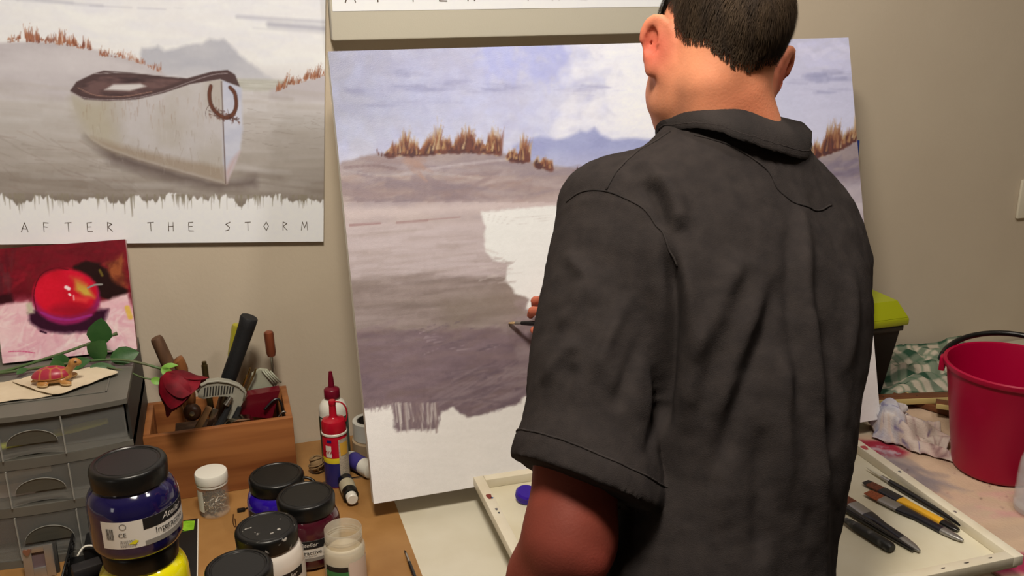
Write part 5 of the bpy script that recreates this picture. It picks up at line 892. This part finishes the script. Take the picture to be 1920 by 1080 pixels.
rf = obj('rolled_fold', (np.array(V)+np.array([1.158, 1.338, CZ+.004]), np.array(F)), mat('rag_fold_cotton', (196, 190, 190), .95, rgb2=(120, 118, 150), nscale=30, lo=.5, hi=.75, bump=.5, bscale=300), rg_, 180); sm = rf.modifiers.new('thickness', 'SOLIDIFY'); sm.thickness = .0022
tag(rg_, 'crumpled pale rag smeared with violet and grey paint, beside the bucket', 'rag')
# checked tea towel
nu, nv = 70, 50; P = np.zeros((nv, nu, 3)); C_ = np.zeros((nv, nu, 3))
for i in range(nu):
    for j in range(nv):
        u, v = i/(nu-1), j/(nv-1); x = 1.278+.33*u+.02*(v-.5); y = 1.435+.205*v-.03*u*(1-v)+.012*math.sin(u*8)*(1-v)
        n = float(fbm(np.array(u*6.), np.array(v*5.), 6, 3)); f = min(1, 6*min(u, 1-u)+.12)*min(1, 6*min(v, 1-v)+.12)
        P[j, i] = (x+.012*math.sin(v*11+u*3), min(y, 1.647), CZ+.001+.020*max(0, v-.6)/.4+max(f, .5*(v > .5))*(.012+.030*abs(n-.45)*2+.006*math.sin(u*15+v*6)+.006*math.sin(v*19-u*8)))
        su, sv = (u*6.2) % 1, (v*5.2) % 1; w = .5*((su < .42)+(sv < .42)); base = np.array([186, 176, 160.])*(1-w)+np.array([40, 76, 56.])*w
        if .68 < su < .74 or .68 < sv < .74: base = base*.55+np.array([52, 92, 66.])*.45
        C_[j, i] = base*(.9+.2*n)
P[..., 2] = np.maximum(P[..., 2], TZ+.0045)
tw_ = obj('tea_towel', gridmesh(P), mat('checked_cotton', vcol=True, rough=.95, bump=.4, bscale=300), None, 180, vcol=lin(C_.reshape(-1, 3))); sm = tw_.modifiers.new('thickness', 'SOLIDIFY'); sm.thickness = .0018; sm.offset = -1
tag(tw_, 'crumpled green and white checked tea towel against the wall', 'tea towel')
# brown mouldings with pale edges
M_br = mat('brown_moulding', (112, 66, 38), .5, rgb2=(92, 52, 28), nscale=20, stretch=(1, 8, 8)); M_pe = mat('pale_moulding_edge', (196, 176, 116), .55)
def mould(name, label, a, b, w, z, h=.012):
    a, b = np.array(a), np.array(b); L = np.linalg.norm(b-a); t = thing(name, label, 'moulding', (*a, z), (0, 0, math.atan2(*(b-a)[::-1])))
    obj('board', box(0, L, .0025, w, 0, h, .0008), M_br, t); obj('pale_edge', box(0, L, 0, .0024, 0, h, .0004), M_pe, t)
    for k in range(3): obj('nail_hole', xf(lathe([(0, .0003), (.0016, .0003), (.0016, 0)], 8), (L*(.3+.25*k), w*.5, h)), M_type, t)
mould('frame_moulding', 'brown moulding with a pale edge lying straight behind the rag', (1.155, 1.432), (1.43, 1.366), .030, CZ+.0125)
mould('frame_moulding', 'brown moulding running back under the tea towel', (1.39, 1.315), (1.315, 1.47), .030, CZ+.0003)
mould('frame_moulding', 'brown moulding at the right behind the bucket rim', (1.30, 1.345), (1.47, 1.20), .028, CZ+.026, .010)
# toolbox behind the canvas
tbx = thing('plastic_toolbox', 'black toolbox with a lime green lid behind the right edge of the canvas', 'toolbox', (1.11, 1.535, TZ+.0003)); M_lime = mat('lime_lid', (158, 166, 22), .4, bump=.05, bscale=150)
def frust(x0, x1, y0, y1, z0, X0, X1, Y0, Y1, z1):
    V = [(x0, y0, z0), (x1, y0, z0), (x1, y1, z0), (x0, y1, z0), (X0, Y0, z1), (X1, Y0, z1), (X1, Y1, z1), (X0, Y1, z1)]; return V, [(3, 2, 1, 0), (4, 5, 6, 7), (0, 1, 5, 4), (1, 2, 6, 5), (2, 3, 7, 6), (3, 0, 4, 7)]
obj('body', frust(-.155, .148, -.075, .075, 0, -.175, .172, -.085, .085, .160), M_black, tbx, 0); obj('rim_flange', box(-.183, .178, -.089, .089, .1602, .172, .002), M_black, tbx); obj('lid_lip', box(-.188, .187, -.093, .093, .1722, .189, .004), M_lime, tbx)
obj('lid_top', frust(-.186, .184, -.091, .091, .1892, -.160, .166, -.075, .075, .222), M_lime, tbx, 0)
for k in range(7): obj('lid_groove', xf(box(-.016, .016, -.0022, .0022, 0, .0035, .001), (.145-.035*k, .01, .2221), (0, 0, .9)), M_lime, tbx)
obj('latch', box(.05, .09, -.098, -.0935, .145, .185, .002), M_black, tbx)
# light switch
sw = thing('light_switch', 'white light switch plate on the wall at the right edge', 'light switch', (1.792, 1.6595, 1.256)); obj('plate', box(-.037, .037, -.008, 0, -.046, .046, .003), mat('switch_white', (216, 210, 192), .4), sw); obj('rocker', box(-.009, .009, -.0115, -.0085, -.016, .016, .001), mat('switch_white'), sw)
# window that lets in the side light
for nm, vf, m in [('window_1', join(box(-2.198, -2.17, -.88, -.82, 1.2, 2.1), box(-2.198, -2.17, -.38, -.32, 1.2, 2.1), box(-2.198, -2.17, -.82, -.38, 1.2, 1.26), box(-2.198, -2.17, -.82, -.38, 2.04, 2.1)), mat('window_white', (230, 228, 222), .5))]:
    w1 = tag(obj(nm, vf, m, None, 0), kind='structure'); obj('pane', box(-2.195, -2.19, -.82, -.38, 1.26, 2.04), mat('window_pane', (200, 214, 230), .1), w1, 0)
# ------------------------------------------------------------------ the painter
# ---- the painter: joints in metres (world) ----
HX=np.array([.967,-.1122,-.2286]); HX/=np.linalg.norm(HX)
_u=np.array([0,0,1.])-HX*HX[2]; _u/=np.linalg.norm(_u); _f=np.cross(_u,HX); _t=np.radians(13)
HF=_f*np.cos(_t)-_u*np.sin(_t); HU=_u*np.cos(_t)+_f*np.sin(_t)
HC=np.array([.593,1.024,1.654])+.004*HU+.01*HF-.006*HX          # skull centre
HR=np.stack([HX,HF,HU],1)
def hp(x,y,z): return HC+HR@np.array([x,y,z])
LS=np.array([.428,.995,1.482]); LE=np.array([0.327,0.838,1.143]); LW=np.array([0.282,0.912,0.926])
RS=np.array([.725,1.06,1.405]); RE=np.array([.79,1.20,1.19]); GRIP=np.array([.4605,1.3615,1.2028])
RF=np.array([-.74,.22,.62]); RF/=np.linalg.norm(RF); RUP=np.array([.2,-.88,.42]); RUP-=RF*(RF@RUP); RUP/=np.linalg.norm(RUP); RSD=-np.cross(RF,RUP)
RW=GRIP-(RF*.110+RSD*.042-RUP*.0605)
TORSO=[ # z, cx, cy, half width, half depth
 (.88,.500,.742,.170,.112),(.95,.500,.768,.160,.105),(1.0,.503,.800,.150,.112),(1.1,.522,.835,.142,.116),(1.2,.560,.872,.142,.120),(1.3,.585,.908,.164,.122),
 (1.36,.594,.930,.176,.120),(1.42,.600,.952,.185,.112),(1.46,.602,.967,.180,.100),(1.49,.604,.980,.166,.090),(1.52,.605,.992,.136,.080),(1.55,.605,1.0,.095,.072),(1.58,.605,1.01,.062,.062)]
TY=np.radians(12.); TROLL=.17
def torso_fn(grow=0.,ymul=1.):
    T=np.array(TORSO); c,s=np.cos(TY),np.sin(TY)
    def fn(X,Y,Z):
        f0=np.clip((Z-1.05)/.35,0,1); u0=(X-.63)*c+(Y-.93)*s
        z=Z+f0*TROLL*u0
        i=lambda k: np.interp(z,T[:,0],T[:,k])
        cx,cy,a,b=i(1),i(2),i(3)+grow,i(4)+grow
        u=(X-cx)*c+(Y-cy)*s; v=-(X-cx)*s+(Y-cy)*c
        v=np.where(v<0,v*1.06,v)
        e=2.15
        q=((np.abs(u)/a)**e+(np.abs(v)/b)**e)**(1/e)
        d=(q-1)*np.minimum(a,b)*.85
        return np.maximum(np.maximum(d,(.885-Z)),(z-1.575))
    return fn
def finger(g,base,dirs,lens,r,k=.004):
    p=np.array(base,float)
    for i,(d,l) in enumerate(zip(dirs,lens)):
        d=np.array(d,float); d/=np.linalg.norm(d); q=p+d*l
        g.cone(p,q,r*(1-.1*i),r*(1-.1*(i+1)),k); p=q
    return p
def hand(g,wrist,fw,side,up,curl,spread=.12,thumb_side=1,pinch=False):
    """palm along fw, knuckles across 'side', back of the hand towards 'up'; the fingers curl away from up"""
    n=lambda v: np.array(v,float)/np.linalg.norm(v)
    fw=n(fw); up=n(np.array(up)-fw*(fw@np.array(up))); sd=np.cross(fw,up)*thumb_side      # towards the thumb
    R=np.stack([sd,fw,up],1)
    g.ell(wrist+fw*.045,(.041,.056,.0145),R,.018); g.cone(wrist-fw*.02,wrist+fw*.02,.026,.025,.02)
    for i,(o,l) in enumerate([(.030,.92),(.010,1.0),(-.011,.94),(-.031,.75)]):
        b=wrist+fw*(.085-.004*abs(i-1))+sd*o
        c=np.array(curl)+np.radians(3*i); a=np.cumsum(c)
        sp=sd*(spread*(o/.03))
        finger(g,b,[fw*np.cos(t)-up*np.sin(t)+sp*(1-.3*j) for j,t in enumerate(a)],[.044*l,.027*l,.021*l],.0092-.0005*i)
    tb=wrist+fw*.03+sd*.034-up*.004
    td=[fw*.7+sd*.5-up*.55,fw*.85+sd*.05-up*.5,fw*.75-sd*.15-up*.6] if pinch else [fw*.6+sd*.75-up*.3,fw*.8+sd*.3-up*.5,fw*.9-up*.45]
    finger(g,tb,td,[.04,.03,.024],.0105,.012)
def build_body(h=.0036):
    g=Grid((.16,.66,.86),(.97,1.40,1.82),h)
    R=HR; E=lambda c,r,k=.012,op='u',Rm=None: g.ell(hp(*c),r,R if Rm is None else R@Rm,k,op)
    # skull, face and jaw
    E((0,-.012,.022),(.067,.092,.088)); E((0,.04,.0),(.060,.06,.08),.03); E((0,.035,-.06),(.054,.062,.05),.03)
    E((0,.062,-.088),(.03,.032,.026),.03)                                                   # chin
    for s in (-1,1):
        E((s*.046,.018,-.062),(.018,.034,.03),.022); E((s*.045,.068,-.012),(.02,.02,.015),.02)       # jaw angle, cheekbone
        E((s*.031,.098,.012),(.017,.012,.012),.008,'s')                                     # eye socket
        E((s*.031,.089,.012),(.0135,.0125,.0125),.003)                                      # eyeball
        E((s*.03,.091,.027),(.022,.012,.008),.012)                                          # brow
        # ear: shell, hollow, rim, lobe
        Em=rot3(s*np.radians(-42),np.radians(-12),s*np.radians(12))
        c=np.array([-.0755,-.006,-.016]) if s<0 else np.array([.0855,-.008,-.016])
        g.ell(hp(*c),(.0080,.0225,.0345),R@Em,.006)
        g.ell(hp(*(c+[s*.0085,.004,.004])),(.0045,.011,.02),R@Em,.004,'s')
        E((s*.077,.002,-.040),(.007,.012,.013),.008)
        for q in range(10):
            a0,a1=[np.radians(-70+23*(q+j)) for j in (0,1)]
            P=[hp(*(c+Em@np.array([s*.001,-np.cos(a)*.021,np.sin(a)*.0325]))) for a in (a0,a1)]
            g.cone(P[0],P[1],.0046,.0046,.004)
    g.cone(hp(0,.094,.012),hp(0,.115,-.026),.009,.014,.012); E((-.011,.105,-.03),(.009,.01,.007),.006); E((.011,.105,-.03),(.009,.01,.007),.006)
    E((0,.094,-.055),(.024,.012,.006),.005); E((0,.092,-.067),(.02,.012,.007),.005)         # lips
    # neck: two cords either side of the nape, throat in front
    nb=np.array([.606,1.008,1.50])
    g.cone(hp(0,-.028,-.045),nb,.054,.062,.03); g.cone(hp(.0,.02,-.06),nb+[0,.035,0],.046,.05,.03)
    for s in (-1,1): g.cone(hp(s*.022,-.05,-.06),nb+[s*.035,-.03,.01],.026,.032,.02)
    for s in (-1,1): g.cone(hp(s*.053,-.005,-.05),nb+[s*.02,.055,-.01],.013,.014,.014)
    # trunk inside the shirt
    g.put(torso_fn(-.022),(.4,.6,.86),(.9,1.15,1.6),.02)
    g.cone(nb,LS+[.02,0,-.01],.05,.045,.03); g.cone(nb,RS+[-.02,0,-.01],.05,.045,.03)
    # arms: they taper from the deltoid to the wrist
    for S,Eb,W in ((LS,LE,LW),(RS,RE,RW)):
        m=S+(Eb-S)*.45; g.cone(S,m,.05,.055,.02); g.cone(m,Eb,.055,.047,.02)
        back=(S+W)/2-Eb; back/=np.linalg.norm(back)
        g.ell(Eb-back*.012,(.016,.016,.026),None,.05); g.ell(Eb+np.array([.010,-.047,-.012]),(.010,.006,.013),None,.016)
        f=Eb+(W-Eb)*.3; g.cone(Eb,f,.044,.045,.03); g.cone(f,W,.045,.029,.03)
    hand(g,LW,(-.25,.9,-.33),None,(-.1,.3,.9),np.radians([8,14,10]),.2,1)
    hand(g,RW,RF,None,RUP,np.radians([30,42,34]),.02,-1,True)
    V,Q=g.mesh(); return relax(V,Q,1,.4),Q
def build_shirt(h=.0045):
    g=Grid((.19,.6,.86),(.98,1.36,1.62),h)
    g.put(torso_fn(0),(.4,.58,.86),(.95,1.2,1.62),.01)
    cuff=LS+(LE-LS)*.86+np.array([-.004,-.002,0]); ax=(LE-LS)/np.linalg.norm(LE-LS)
    def sleeve(S,Eb,r0,r1,cut,tilt=0.):
        ax=(Eb-S)/np.linalg.norm(Eb-S); L=np.linalg.norm(Eb-S)*cut; e0=S+ax*L
        def fn(X,Y,Z):
            t=((X-S[0])*ax[0]+(Y-S[1])*ax[1]+(Z-S[2])*ax[2]); tc=np.clip(t,0,L)
            r=np.sqrt((X-S[0]-tc*ax[0])**2+(Y-S[1]-tc*ax[1])**2+(Z-S[2]-tc*ax[2])**2)
            tt=t+tilt*(X-e0[0]); rr=r0+(r1-r0)*(tc/L)+np.where(tt>L-.03,.0016,0)-.004*np.exp(-((tt-L+.075)/.03)**2); return np.maximum(r-rr,tt-L)
        e=S+ax*L; m=max(r0,r1); g.put(fn,np.minimum(S,e)-m,np.maximum(S,e)+m,lambda X,Y,Z: np.interp(Z,[1.36,1.46],[.004,.035]))
    sleeve(LS+np.array([.008,.0,-.012]),LE+np.array([.003,-.016,-.02]),.066,.088,.80,-.3)
    sleeve(RS,RE,.066,.072,.8)
    V,Q=g.mesh(); return relax(V,Q,3,.5),Q
M_skin = mat('skin', vcol=True, rough=.62, sss=.1, bump=.15, bscale=350, spec=.3)
ps = thing('person', 'man in a dark grey polo shirt seen from behind, leaning in to paint the canvas', 'person', (.52, .72, 0))
off = np.array([.52, .72, 0])
BV, BQ = build_body()
def skin_colors(V):
    base = np.array([224, 150, 114.]); c = np.tile(base, (len(V), 1)); n = fbm(V[:, 0]*40+V[:, 2]*17, V[:, 1]*40+V[:, 2]*31, 2)[:, None]
    c = c*(1+(n-.5)*.16)
    def spot(p, r, col, a):
        m = (np.exp(-(np.linalg.norm(V-p, axis=1)/r)**2)*a)[:, None]; return c*(1-m)+np.array(col, float)*m
    for s in (-1, 1): c = spot(hp(s*.083, -.004, -.02), .03, (206, 96, 80), .8)
    arm = np.clip((1.40-V[:, 2])/.1, 0, 1)[:, None]; c = c*(1-arm)+c*np.where((V[:, 0] < .42)[:, None] & (V[:, 1] < 1.1)[:, None], np.array([.56, .40, .42]), np.array([.86, .72, .74]))*arm                 # arm shade put into the skin colour, deepest on the left arm
    el = LE+np.array([.012, -.045, -.01]); c = spot(el, .022, (176, 66, 54), .6); c = spot(el+[-.02, 0, .0], .06, (124, 58, 50), .5)
    c = spot(hp(.02, -.07, -.09), .05, (206, 112, 80), .5)
    c = spot(hp(0, .1, -.06), .016, (176, 92, 84), .8)
    for s in (-1, 1):
        e = hp(s*.031, .1, .012); d = np.linalg.norm(V-e, axis=1); c[d < .011] = (226, 220, 212); c[d < .0062] = (70, 52, 40)
    return lin(np.clip(c, 0, 255))
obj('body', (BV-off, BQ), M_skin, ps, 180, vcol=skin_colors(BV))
# --- shirt
SV, SQ = build_shirt()
def fold(V, N, pts, amp, w):
    P = np.array(smoothpath(pts, 6)); best = np.full(len(V), 9.); tt = np.zeros(len(V)); sel = np.nonzero(np.all((V > P.min(0)-.06) & (V < P.max(0)+.06), axis=1))[0]; W = V[sel]
    best = np.full(len(W), 9.); tt = np.zeros(len(W))
    for i, (a, b) in enumerate(zip(P[:-1], P[1:])):
        d = b-a; t = np.clip(((W-a)@d)/(d@d), 0, 1); q = np.linalg.norm(W-a-t[:, None]*d, axis=1); m = q < best; best[m] = q[m]; tt[m] = (i+t[m])/(len(P)-1)
    V = V.copy(); V[sel] += N[sel]*(amp*np.exp(-(best/w)**2)*np.clip(np.sin(np.pi*np.clip(tt, 0, 1))*1.6, 0, 1))[:, None]; return V
N = vnormals(SV, SQ)
FOLDS = [
 ([(.45, .874, 1.464), (.449, .859, 1.429), (.446, .846, 1.384), (.438, .839, 1.326), (.43, .832, 1.28), (.401, .798, 1.246)], -.013, .010),
 ([(.453, .869, 1.465), (.458, .842, 1.42), (.462, .822, 1.367), (.452, .81, 1.312), (.442, .801, 1.267)], .009, .012),
 ([(.639, .911, 1.503), (.611, .858, 1.443), (.597, .823, 1.384), (.593, .786, 1.285), (.593, .765, 1.209), (.596, .748, 1.135)], .008, .013),
 ([(.625, .905, 1.49), (.595, .858, 1.44), (.578, .823, 1.384), (.572, .786, 1.285)], -.005, .012),
 ([(.534, .848, 1.454), (.503, .829, 1.419), (.48, .817, 1.384), (.456, .812, 1.345)], .006, .011),
 ([(.552, .833, 1.425), (.512, .805, 1.366), (.471, .787, 1.294), (.449, .774, 1.227)], .0065, .012),
 ([(.57, .833, 1.425), (.535, .805, 1.366), (.495, .787, 1.294), (.473, .774, 1.227)], -.005, .012),
 ([(.681, .865, 1.414), (.674, .837, 1.362), (.651, .81, 1.308)], .005, .012), ([(.566, .805, 1.357), (.547, .775, 1.275), (.546, .749, 1.184)], .006, .012),
 ([(.62, .823, 1.371), (.62, .799, 1.304), (.617, .776, 1.223)], -.006, .012), ([(.498, .795, 1.335), (.48, .772, 1.255), (.465, .748, 1.175)], .006, .012),
 ([(.521, .775, 1.279), (.512, .749, 1.196), (.507, .731, 1.137)], -.006, .012),
 ([(.33, .897, 1.369), (.351, .896, 1.397), (.366, .906, 1.423)], .005, .008), ([(.35, .836, 1.326), (.381, .86, 1.374), (.416, .875, 1.413)], .005, .009),
 ([(.306, .881, 1.312), (.329, .874, 1.351), (.348, .866, 1.363)], .005, .008), ([(.358, .944, 1.443), (.37, .901, 1.422), (.367, .88, 1.395)], .004, .008),
 ([(.368, .816, 1.297), (.392, .834, 1.332), (.422, .854, 1.371)], -.005, .009), ([(.303, .84, 1.287), (.326, .853, 1.323), (.336, .859, 1.344)], -.004, .007),
 ([(.34, .85, 1.30), (.36, .856, 1.345), (.39, .872, 1.395)], -.004, .007), ([(.36, .93, 1.40), (.345, .93, 1.36), (.325, .92, 1.32)], .004, .008),
 ([(.463, .923, 1.527), (.467, .894, 1.506), (.465, .87, 1.476)], .008, .012), ([(.448, .961, 1.539), (.459, .932, 1.531), (.461, .907, 1.516)], .005, .012), ([(.445, .925, 1.525), (.45, .9, 1.505), (.452, .878, 1.475)], -.007, .010)]
for pts, amp, w in FOLDS: SV = fold(SV, N, pts, amp*1.45, w)
low = np.clip((1.34-SV[:, 2])/.4, 0, 1); th = np.arctan2(SV[:, 1]-.86, SV[:, 0]-.53)
trunk = np.clip((SV[:, 0]-.44)/.03, 0, 1)
SV = SV+N*(trunk*low*(.0035*np.sin(th*9+SV[:, 2]*5)+.0018*np.sin(th*17-SV[:, 2]*7+1)))[:, None]
SV = SV+N*((fbm(SV[:, 0]*16+SV[:, 1]*9, SV[:, 2]*9+SV[:, 1]*4, 31, 3)-.5)*.009)[:, None]
SV = SV+N*((fbm(SV[:, 0]*60+SV[:, 1]*33, SV[:, 2]*38+SV[:, 1]*21, 35, 3)-.5)*.0035)[:, None]
M_shirt = mat('faded_polo_knit', (54, 49, 48), .95, rgb2=(46, 42, 42), nscale=60, detail=6., lo=.3, hi=.7, bump=.35, bscale=900, spec=.1)
M_trim = mat('faded_polo_trim', (58, 53, 52), .95, rgb2=(44, 41, 41), nscale=14, bump=.3, bscale=700, spec=.1)
shirt = obj('polo_shirt', (SV-off, SQ), M_shirt, ps, 180)
SN = vnormals(SV, SQ)
def snap(pts, lift):
    P = np.array(smoothpath(pts, 8)); out = []
    for q in P:
        i = np.argmin(((SV-q)**2).sum(1)); out.append(q-SN[i]*((q-SV[i])@SN[i])+SN[i]*lift)
    return [o-off for o in np.array(smoothpath(out[::2], 3))]
for pts in ([(.374, .985, 1.491), (.386, .967, 1.506), (.404, .945, 1.51), (.423, .923, 1.504), (.44, .9, 1.492), (.449, .878, 1.469), (.452, .862, 1.438)],
            [(.407, .943, 1.511), (.431, .957, 1.533), (.473, .985, 1.549), (.506, .985, 1.565)],
            [(.52, .953, 1.565), (.539, .935, 1.561), (.561, .923, 1.55), (.593, .912, 1.525), (.602, .9, 1.506), (.624, .894, 1.488), (.66, .9, 1.478), (.692, .916, 1.479)]):
    obj('seam', tube(snap(pts, .0003), .0013, 6), M_trim, shirt, 180)
ax = (LE+np.array([.003, -.016, -.02])-LS-np.array([.008, 0, -.012])); Lc = np.linalg.norm(ax)*.80; ax /= np.linalg.norm(ax)
S0 = LS+np.array([.008, 0, -.012]); e0 = S0+ax*Lc; sx = np.cross(ax, (0, 1, 0)); sx /= np.linalg.norm(sx); sy = np.cross(ax, sx); ring = []
for a in np.linspace(0, 2*np.pi, 40):
    r = sx*math.cos(a)+sy*math.sin(a); q = e0+r*.088; q = q-ax*(.03-.3*(q[0]-e0[0])); ring.append(tuple(q))
obj('cuff_seam', tube(snap(ring, .0002), .0013, 6), M_trim, shirt, 180)
TOP = [(.5600, 1.115, 1.535), (.5373, 1.0639, 1.5575), (.5308, 1.0279, 1.5754), (.5361, .9881, 1.5929), (.5542, .9642, 1.5977), (.5782, .9514, 1.5949), (.6107, .9572, 1.5867), (.6448, .9705, 1.5761), (.6853, .9985, 1.5663), (.7133, 1.0306, 1.557), (.70, 1.09, 1.535)]
BOT = [(.540, 1.12, 1.515), (.5255, 1.0504, 1.5552), (.5144, .987, 1.5691), (.5205, .945, 1.5807), (.5355, .9232, 1.5791), (.5602, .9069, 1.5698), (.5876, .9057, 1.559), (.6185, .9142, 1.5475), (.6616, .94, 1.5335), (.6991, .9953, 1.5368), (.715, 1.09, 1.51)]
T = np.array(smoothpath(TOP, 6)); B = np.array(smoothpath(BOT, 6)); c0 = np.array([.612, 1.02, 1.50])
for i_ in range(len(B)):
    j_ = np.argmin(((SV-B[i_])**2).sum(1)); B[i_] += .45*(SV[j_]+SN[j_]*.004-B[i_])
ND = np.array([SV[np.argmin(((SV-b_)**2).sum(1))] for b_ in B])
inn = T+(c0-T)*np.array([.12, .12, .5]); out = (T+B)/2; dr = out-c0; dr[:, 2] = 0; dr /= np.linalg.norm(dr, axis=1, keepdims=True)
tops = T+np.array([0, 0, .0015]); rows = [inn, T-dr*.003, tops, T+dr*.003, out+dr*.008+np.array([0, 0, .004]), B+dr*.002, B+dr*.001+np.array([0, 0, -.0035]), B*.55+ND*.45-dr*.006]
obj('collar', gridmesh(np.array(rows)-off), M_trim, shirt, 60)
obj('collar_seam', tube([q-off for q in (B*.86+T*.14+dr*.0038)], .001, 6), M_shirt, shirt, 180)
# --- hair: a close-cropped cap of the scalp plus many short strands
HN = vnormals(BV, BQ); loc = (BV-HC)@HR; phi = np.degrees(np.arctan2(np.abs(loc[:, 0]), -loc[:, 1]))
zl = np.interp(phi, [0, 12, 30, 50, 66, 78, 100, 112, 128, 150, 180], [-.046, -.036, -.024, -.018, -.004, .026, .034, .004, .05, .072, .076])
dist = loc[:, 2]-zl-.012*(fbm(loc[:, 0]*70+3, phi*.12, 3)-.5); hm = (loc[:, 2] > -.11) & (dist > 0)
ear = np.zeros(len(BV), bool)
for s in (-1, 1):
    e = np.array([s*.088, -.006, -.012]); ear |= (((loc-e)/np.array([.0145, .03, .046]))**2).sum(1) < 1
hm &= ~ear; fm = hm[BQ].all(1); used = np.unique(BQ[fm]); rm = -np.ones(len(BV), int); rm[used] = np.arange(len(used))
thick = np.clip(dist/.07, 0, 1)*np.interp(np.abs(loc[:, 0]), [.03, .07], [.011, .006])+.0004
capV = BV[used]+HN[used]*(thick[used]*(.85+.3*fbm(loc[used, 0]*60, loc[used, 2]*60, 5)))[:, None]
M_hair = mat('dark_brown_hair', (44, 34, 26), .7, rgb2=(66, 52, 38), nscale=60, stretch=(1, 1, .2), bump=.6, bscale=500, bstretch=(1, 1, .15), spec=.2)
fm = (hm & (dist > .007))[BQ].all(1); used = np.unique(BQ[fm]); rm = -np.ones(len(BV), int); rm[used] = np.arange(len(used)); capV = BV[used]+HN[used]*(thick[used]*(.85+.3*fbm(loc[used, 0]*60, loc[used, 2]*60, 5)))[:, None]
hair = obj('hair', (capV-off, rm[BQ[fm]]), M_hair, ps, 180)
rs = np.random.RandomState(5); ids = rs.choice(np.nonzero(hm)[0], 24000); V, F = [], []
for i in ids:
    n = HN[i]; dn = dist[i]; l = .003+.022*min(1, dn/.06)*rs.uniform(.6, 1.3)
    d = -HU*1.0-HF*.05+HX*(loc[i, 0]*4+rs.randn()*.22)+rs.randn(3)*.12
    if loc[i, 2] > .06: d = HF*(.9 if loc[i, 1] > 0 else -.6)-HU*.3+rs.randn(3)*.25
    d = d-n*(d@n); d /= np.linalg.norm(d)+1e-9; side = np.cross(d, n); side = side/np.linalg.norm(side)*.00042
    p0 = BV[i]+n*thick[i]*.6; hf = min(1, .25+dn/.03); p1 = p0+d*l*.5+n*(.0028+.0012*rs.rand())*hf; p2 = p0+d*l+n*(.0018+.002*rs.rand())*hf
    o = len(V); V += [p0-side, p0+side, p1+side*.9, p1-side*.9, p2]; F += [(o, o+1, o+2), (o, o+2, o+3), (o+3, o+2, o+4)]
st = obj('hair_strands', (np.array(V)-off, np.array(F)), M_hair, hair, 180); st['kind'] = 'stuff'
# --- trousers and shoes (below the frame)
g = Grid((.28, .5, .04), (.76, .9, 1.0), .009)
g.ell((.51, .715, .9), (.155, .105, .11), None, .03)
for x, y in ((.43, .70), (.60, .70)):
    g.cone((x+(.01 if x < .5 else -.01), .71, .86), (x, y, .5), .088, .066, .04); g.cone((x, y, .5), (x, y-.01, .1), .066, .056, .03)
tv, tq = g.mesh(); obj('trousers', (relax(tv, tq, 2)-off, tq), mat('dark_denim', (44, 50, 66), .9, rgb2=(36, 40, 54), nscale=30, bump=.3, bscale=500), ps, 180)
for x in (.43, .60):
    g = Grid((x-.08, .58, -.03), (x+.08, .9, .14), .006); g.ell((x, .70, .035), (.042, .07, .04), None, .03); g.ell((x, .79, .03), (.045, .075, .032), None, .03); g.cone((x, .69, .05), (x, .69, .11), .042, .042, .02)
    g.put(lambda X, Y, Z: Z+0*X+0*Y-.003, (x-.1, .55, -.1), (x+.1, .9, .0), .003, 's'); sv, sq = g.mesh(); obj('shoe', (relax(sv, sq, 2)-off, sq), mat('black_leather', (28, 27, 26), .5), ps, 180)
# --- the brush he paints with
tip = np.array([.4338, 1.4055, 1.1915]); grip = GRIP; d = grip-tip; d /= np.linalg.norm(d); aim = np.array([.436, 1.4010, 1.1925])
pb = thing('paint_brush', 'flat brush with pale bristles in the hand of the painter, touching the canvas', 'brush', tuple(tip))
q = lambda t: d*t
obj('bristles', tube([q(.001), q(.008), q(.018)], [.002, .0042, .004], 10, .5), mat('pale_bristle', (186, 160, 116), .7, rgb2=(150, 120, 84), nscale=200, stretch=(1, 1, 8)), pb)
obj('ferrule', tube([q(.017), q(.03)], [.0042, .0034], 12, .7), mat('nickel', (170, 168, 164), .3, 1.), pb)
obj('handle', tube([q(.03), q(.05), q(.10), q(.19)], [.0034, .0045, .0038, .0018], 12), mat('black_lacquer', (22, 21, 22), .25), pb)
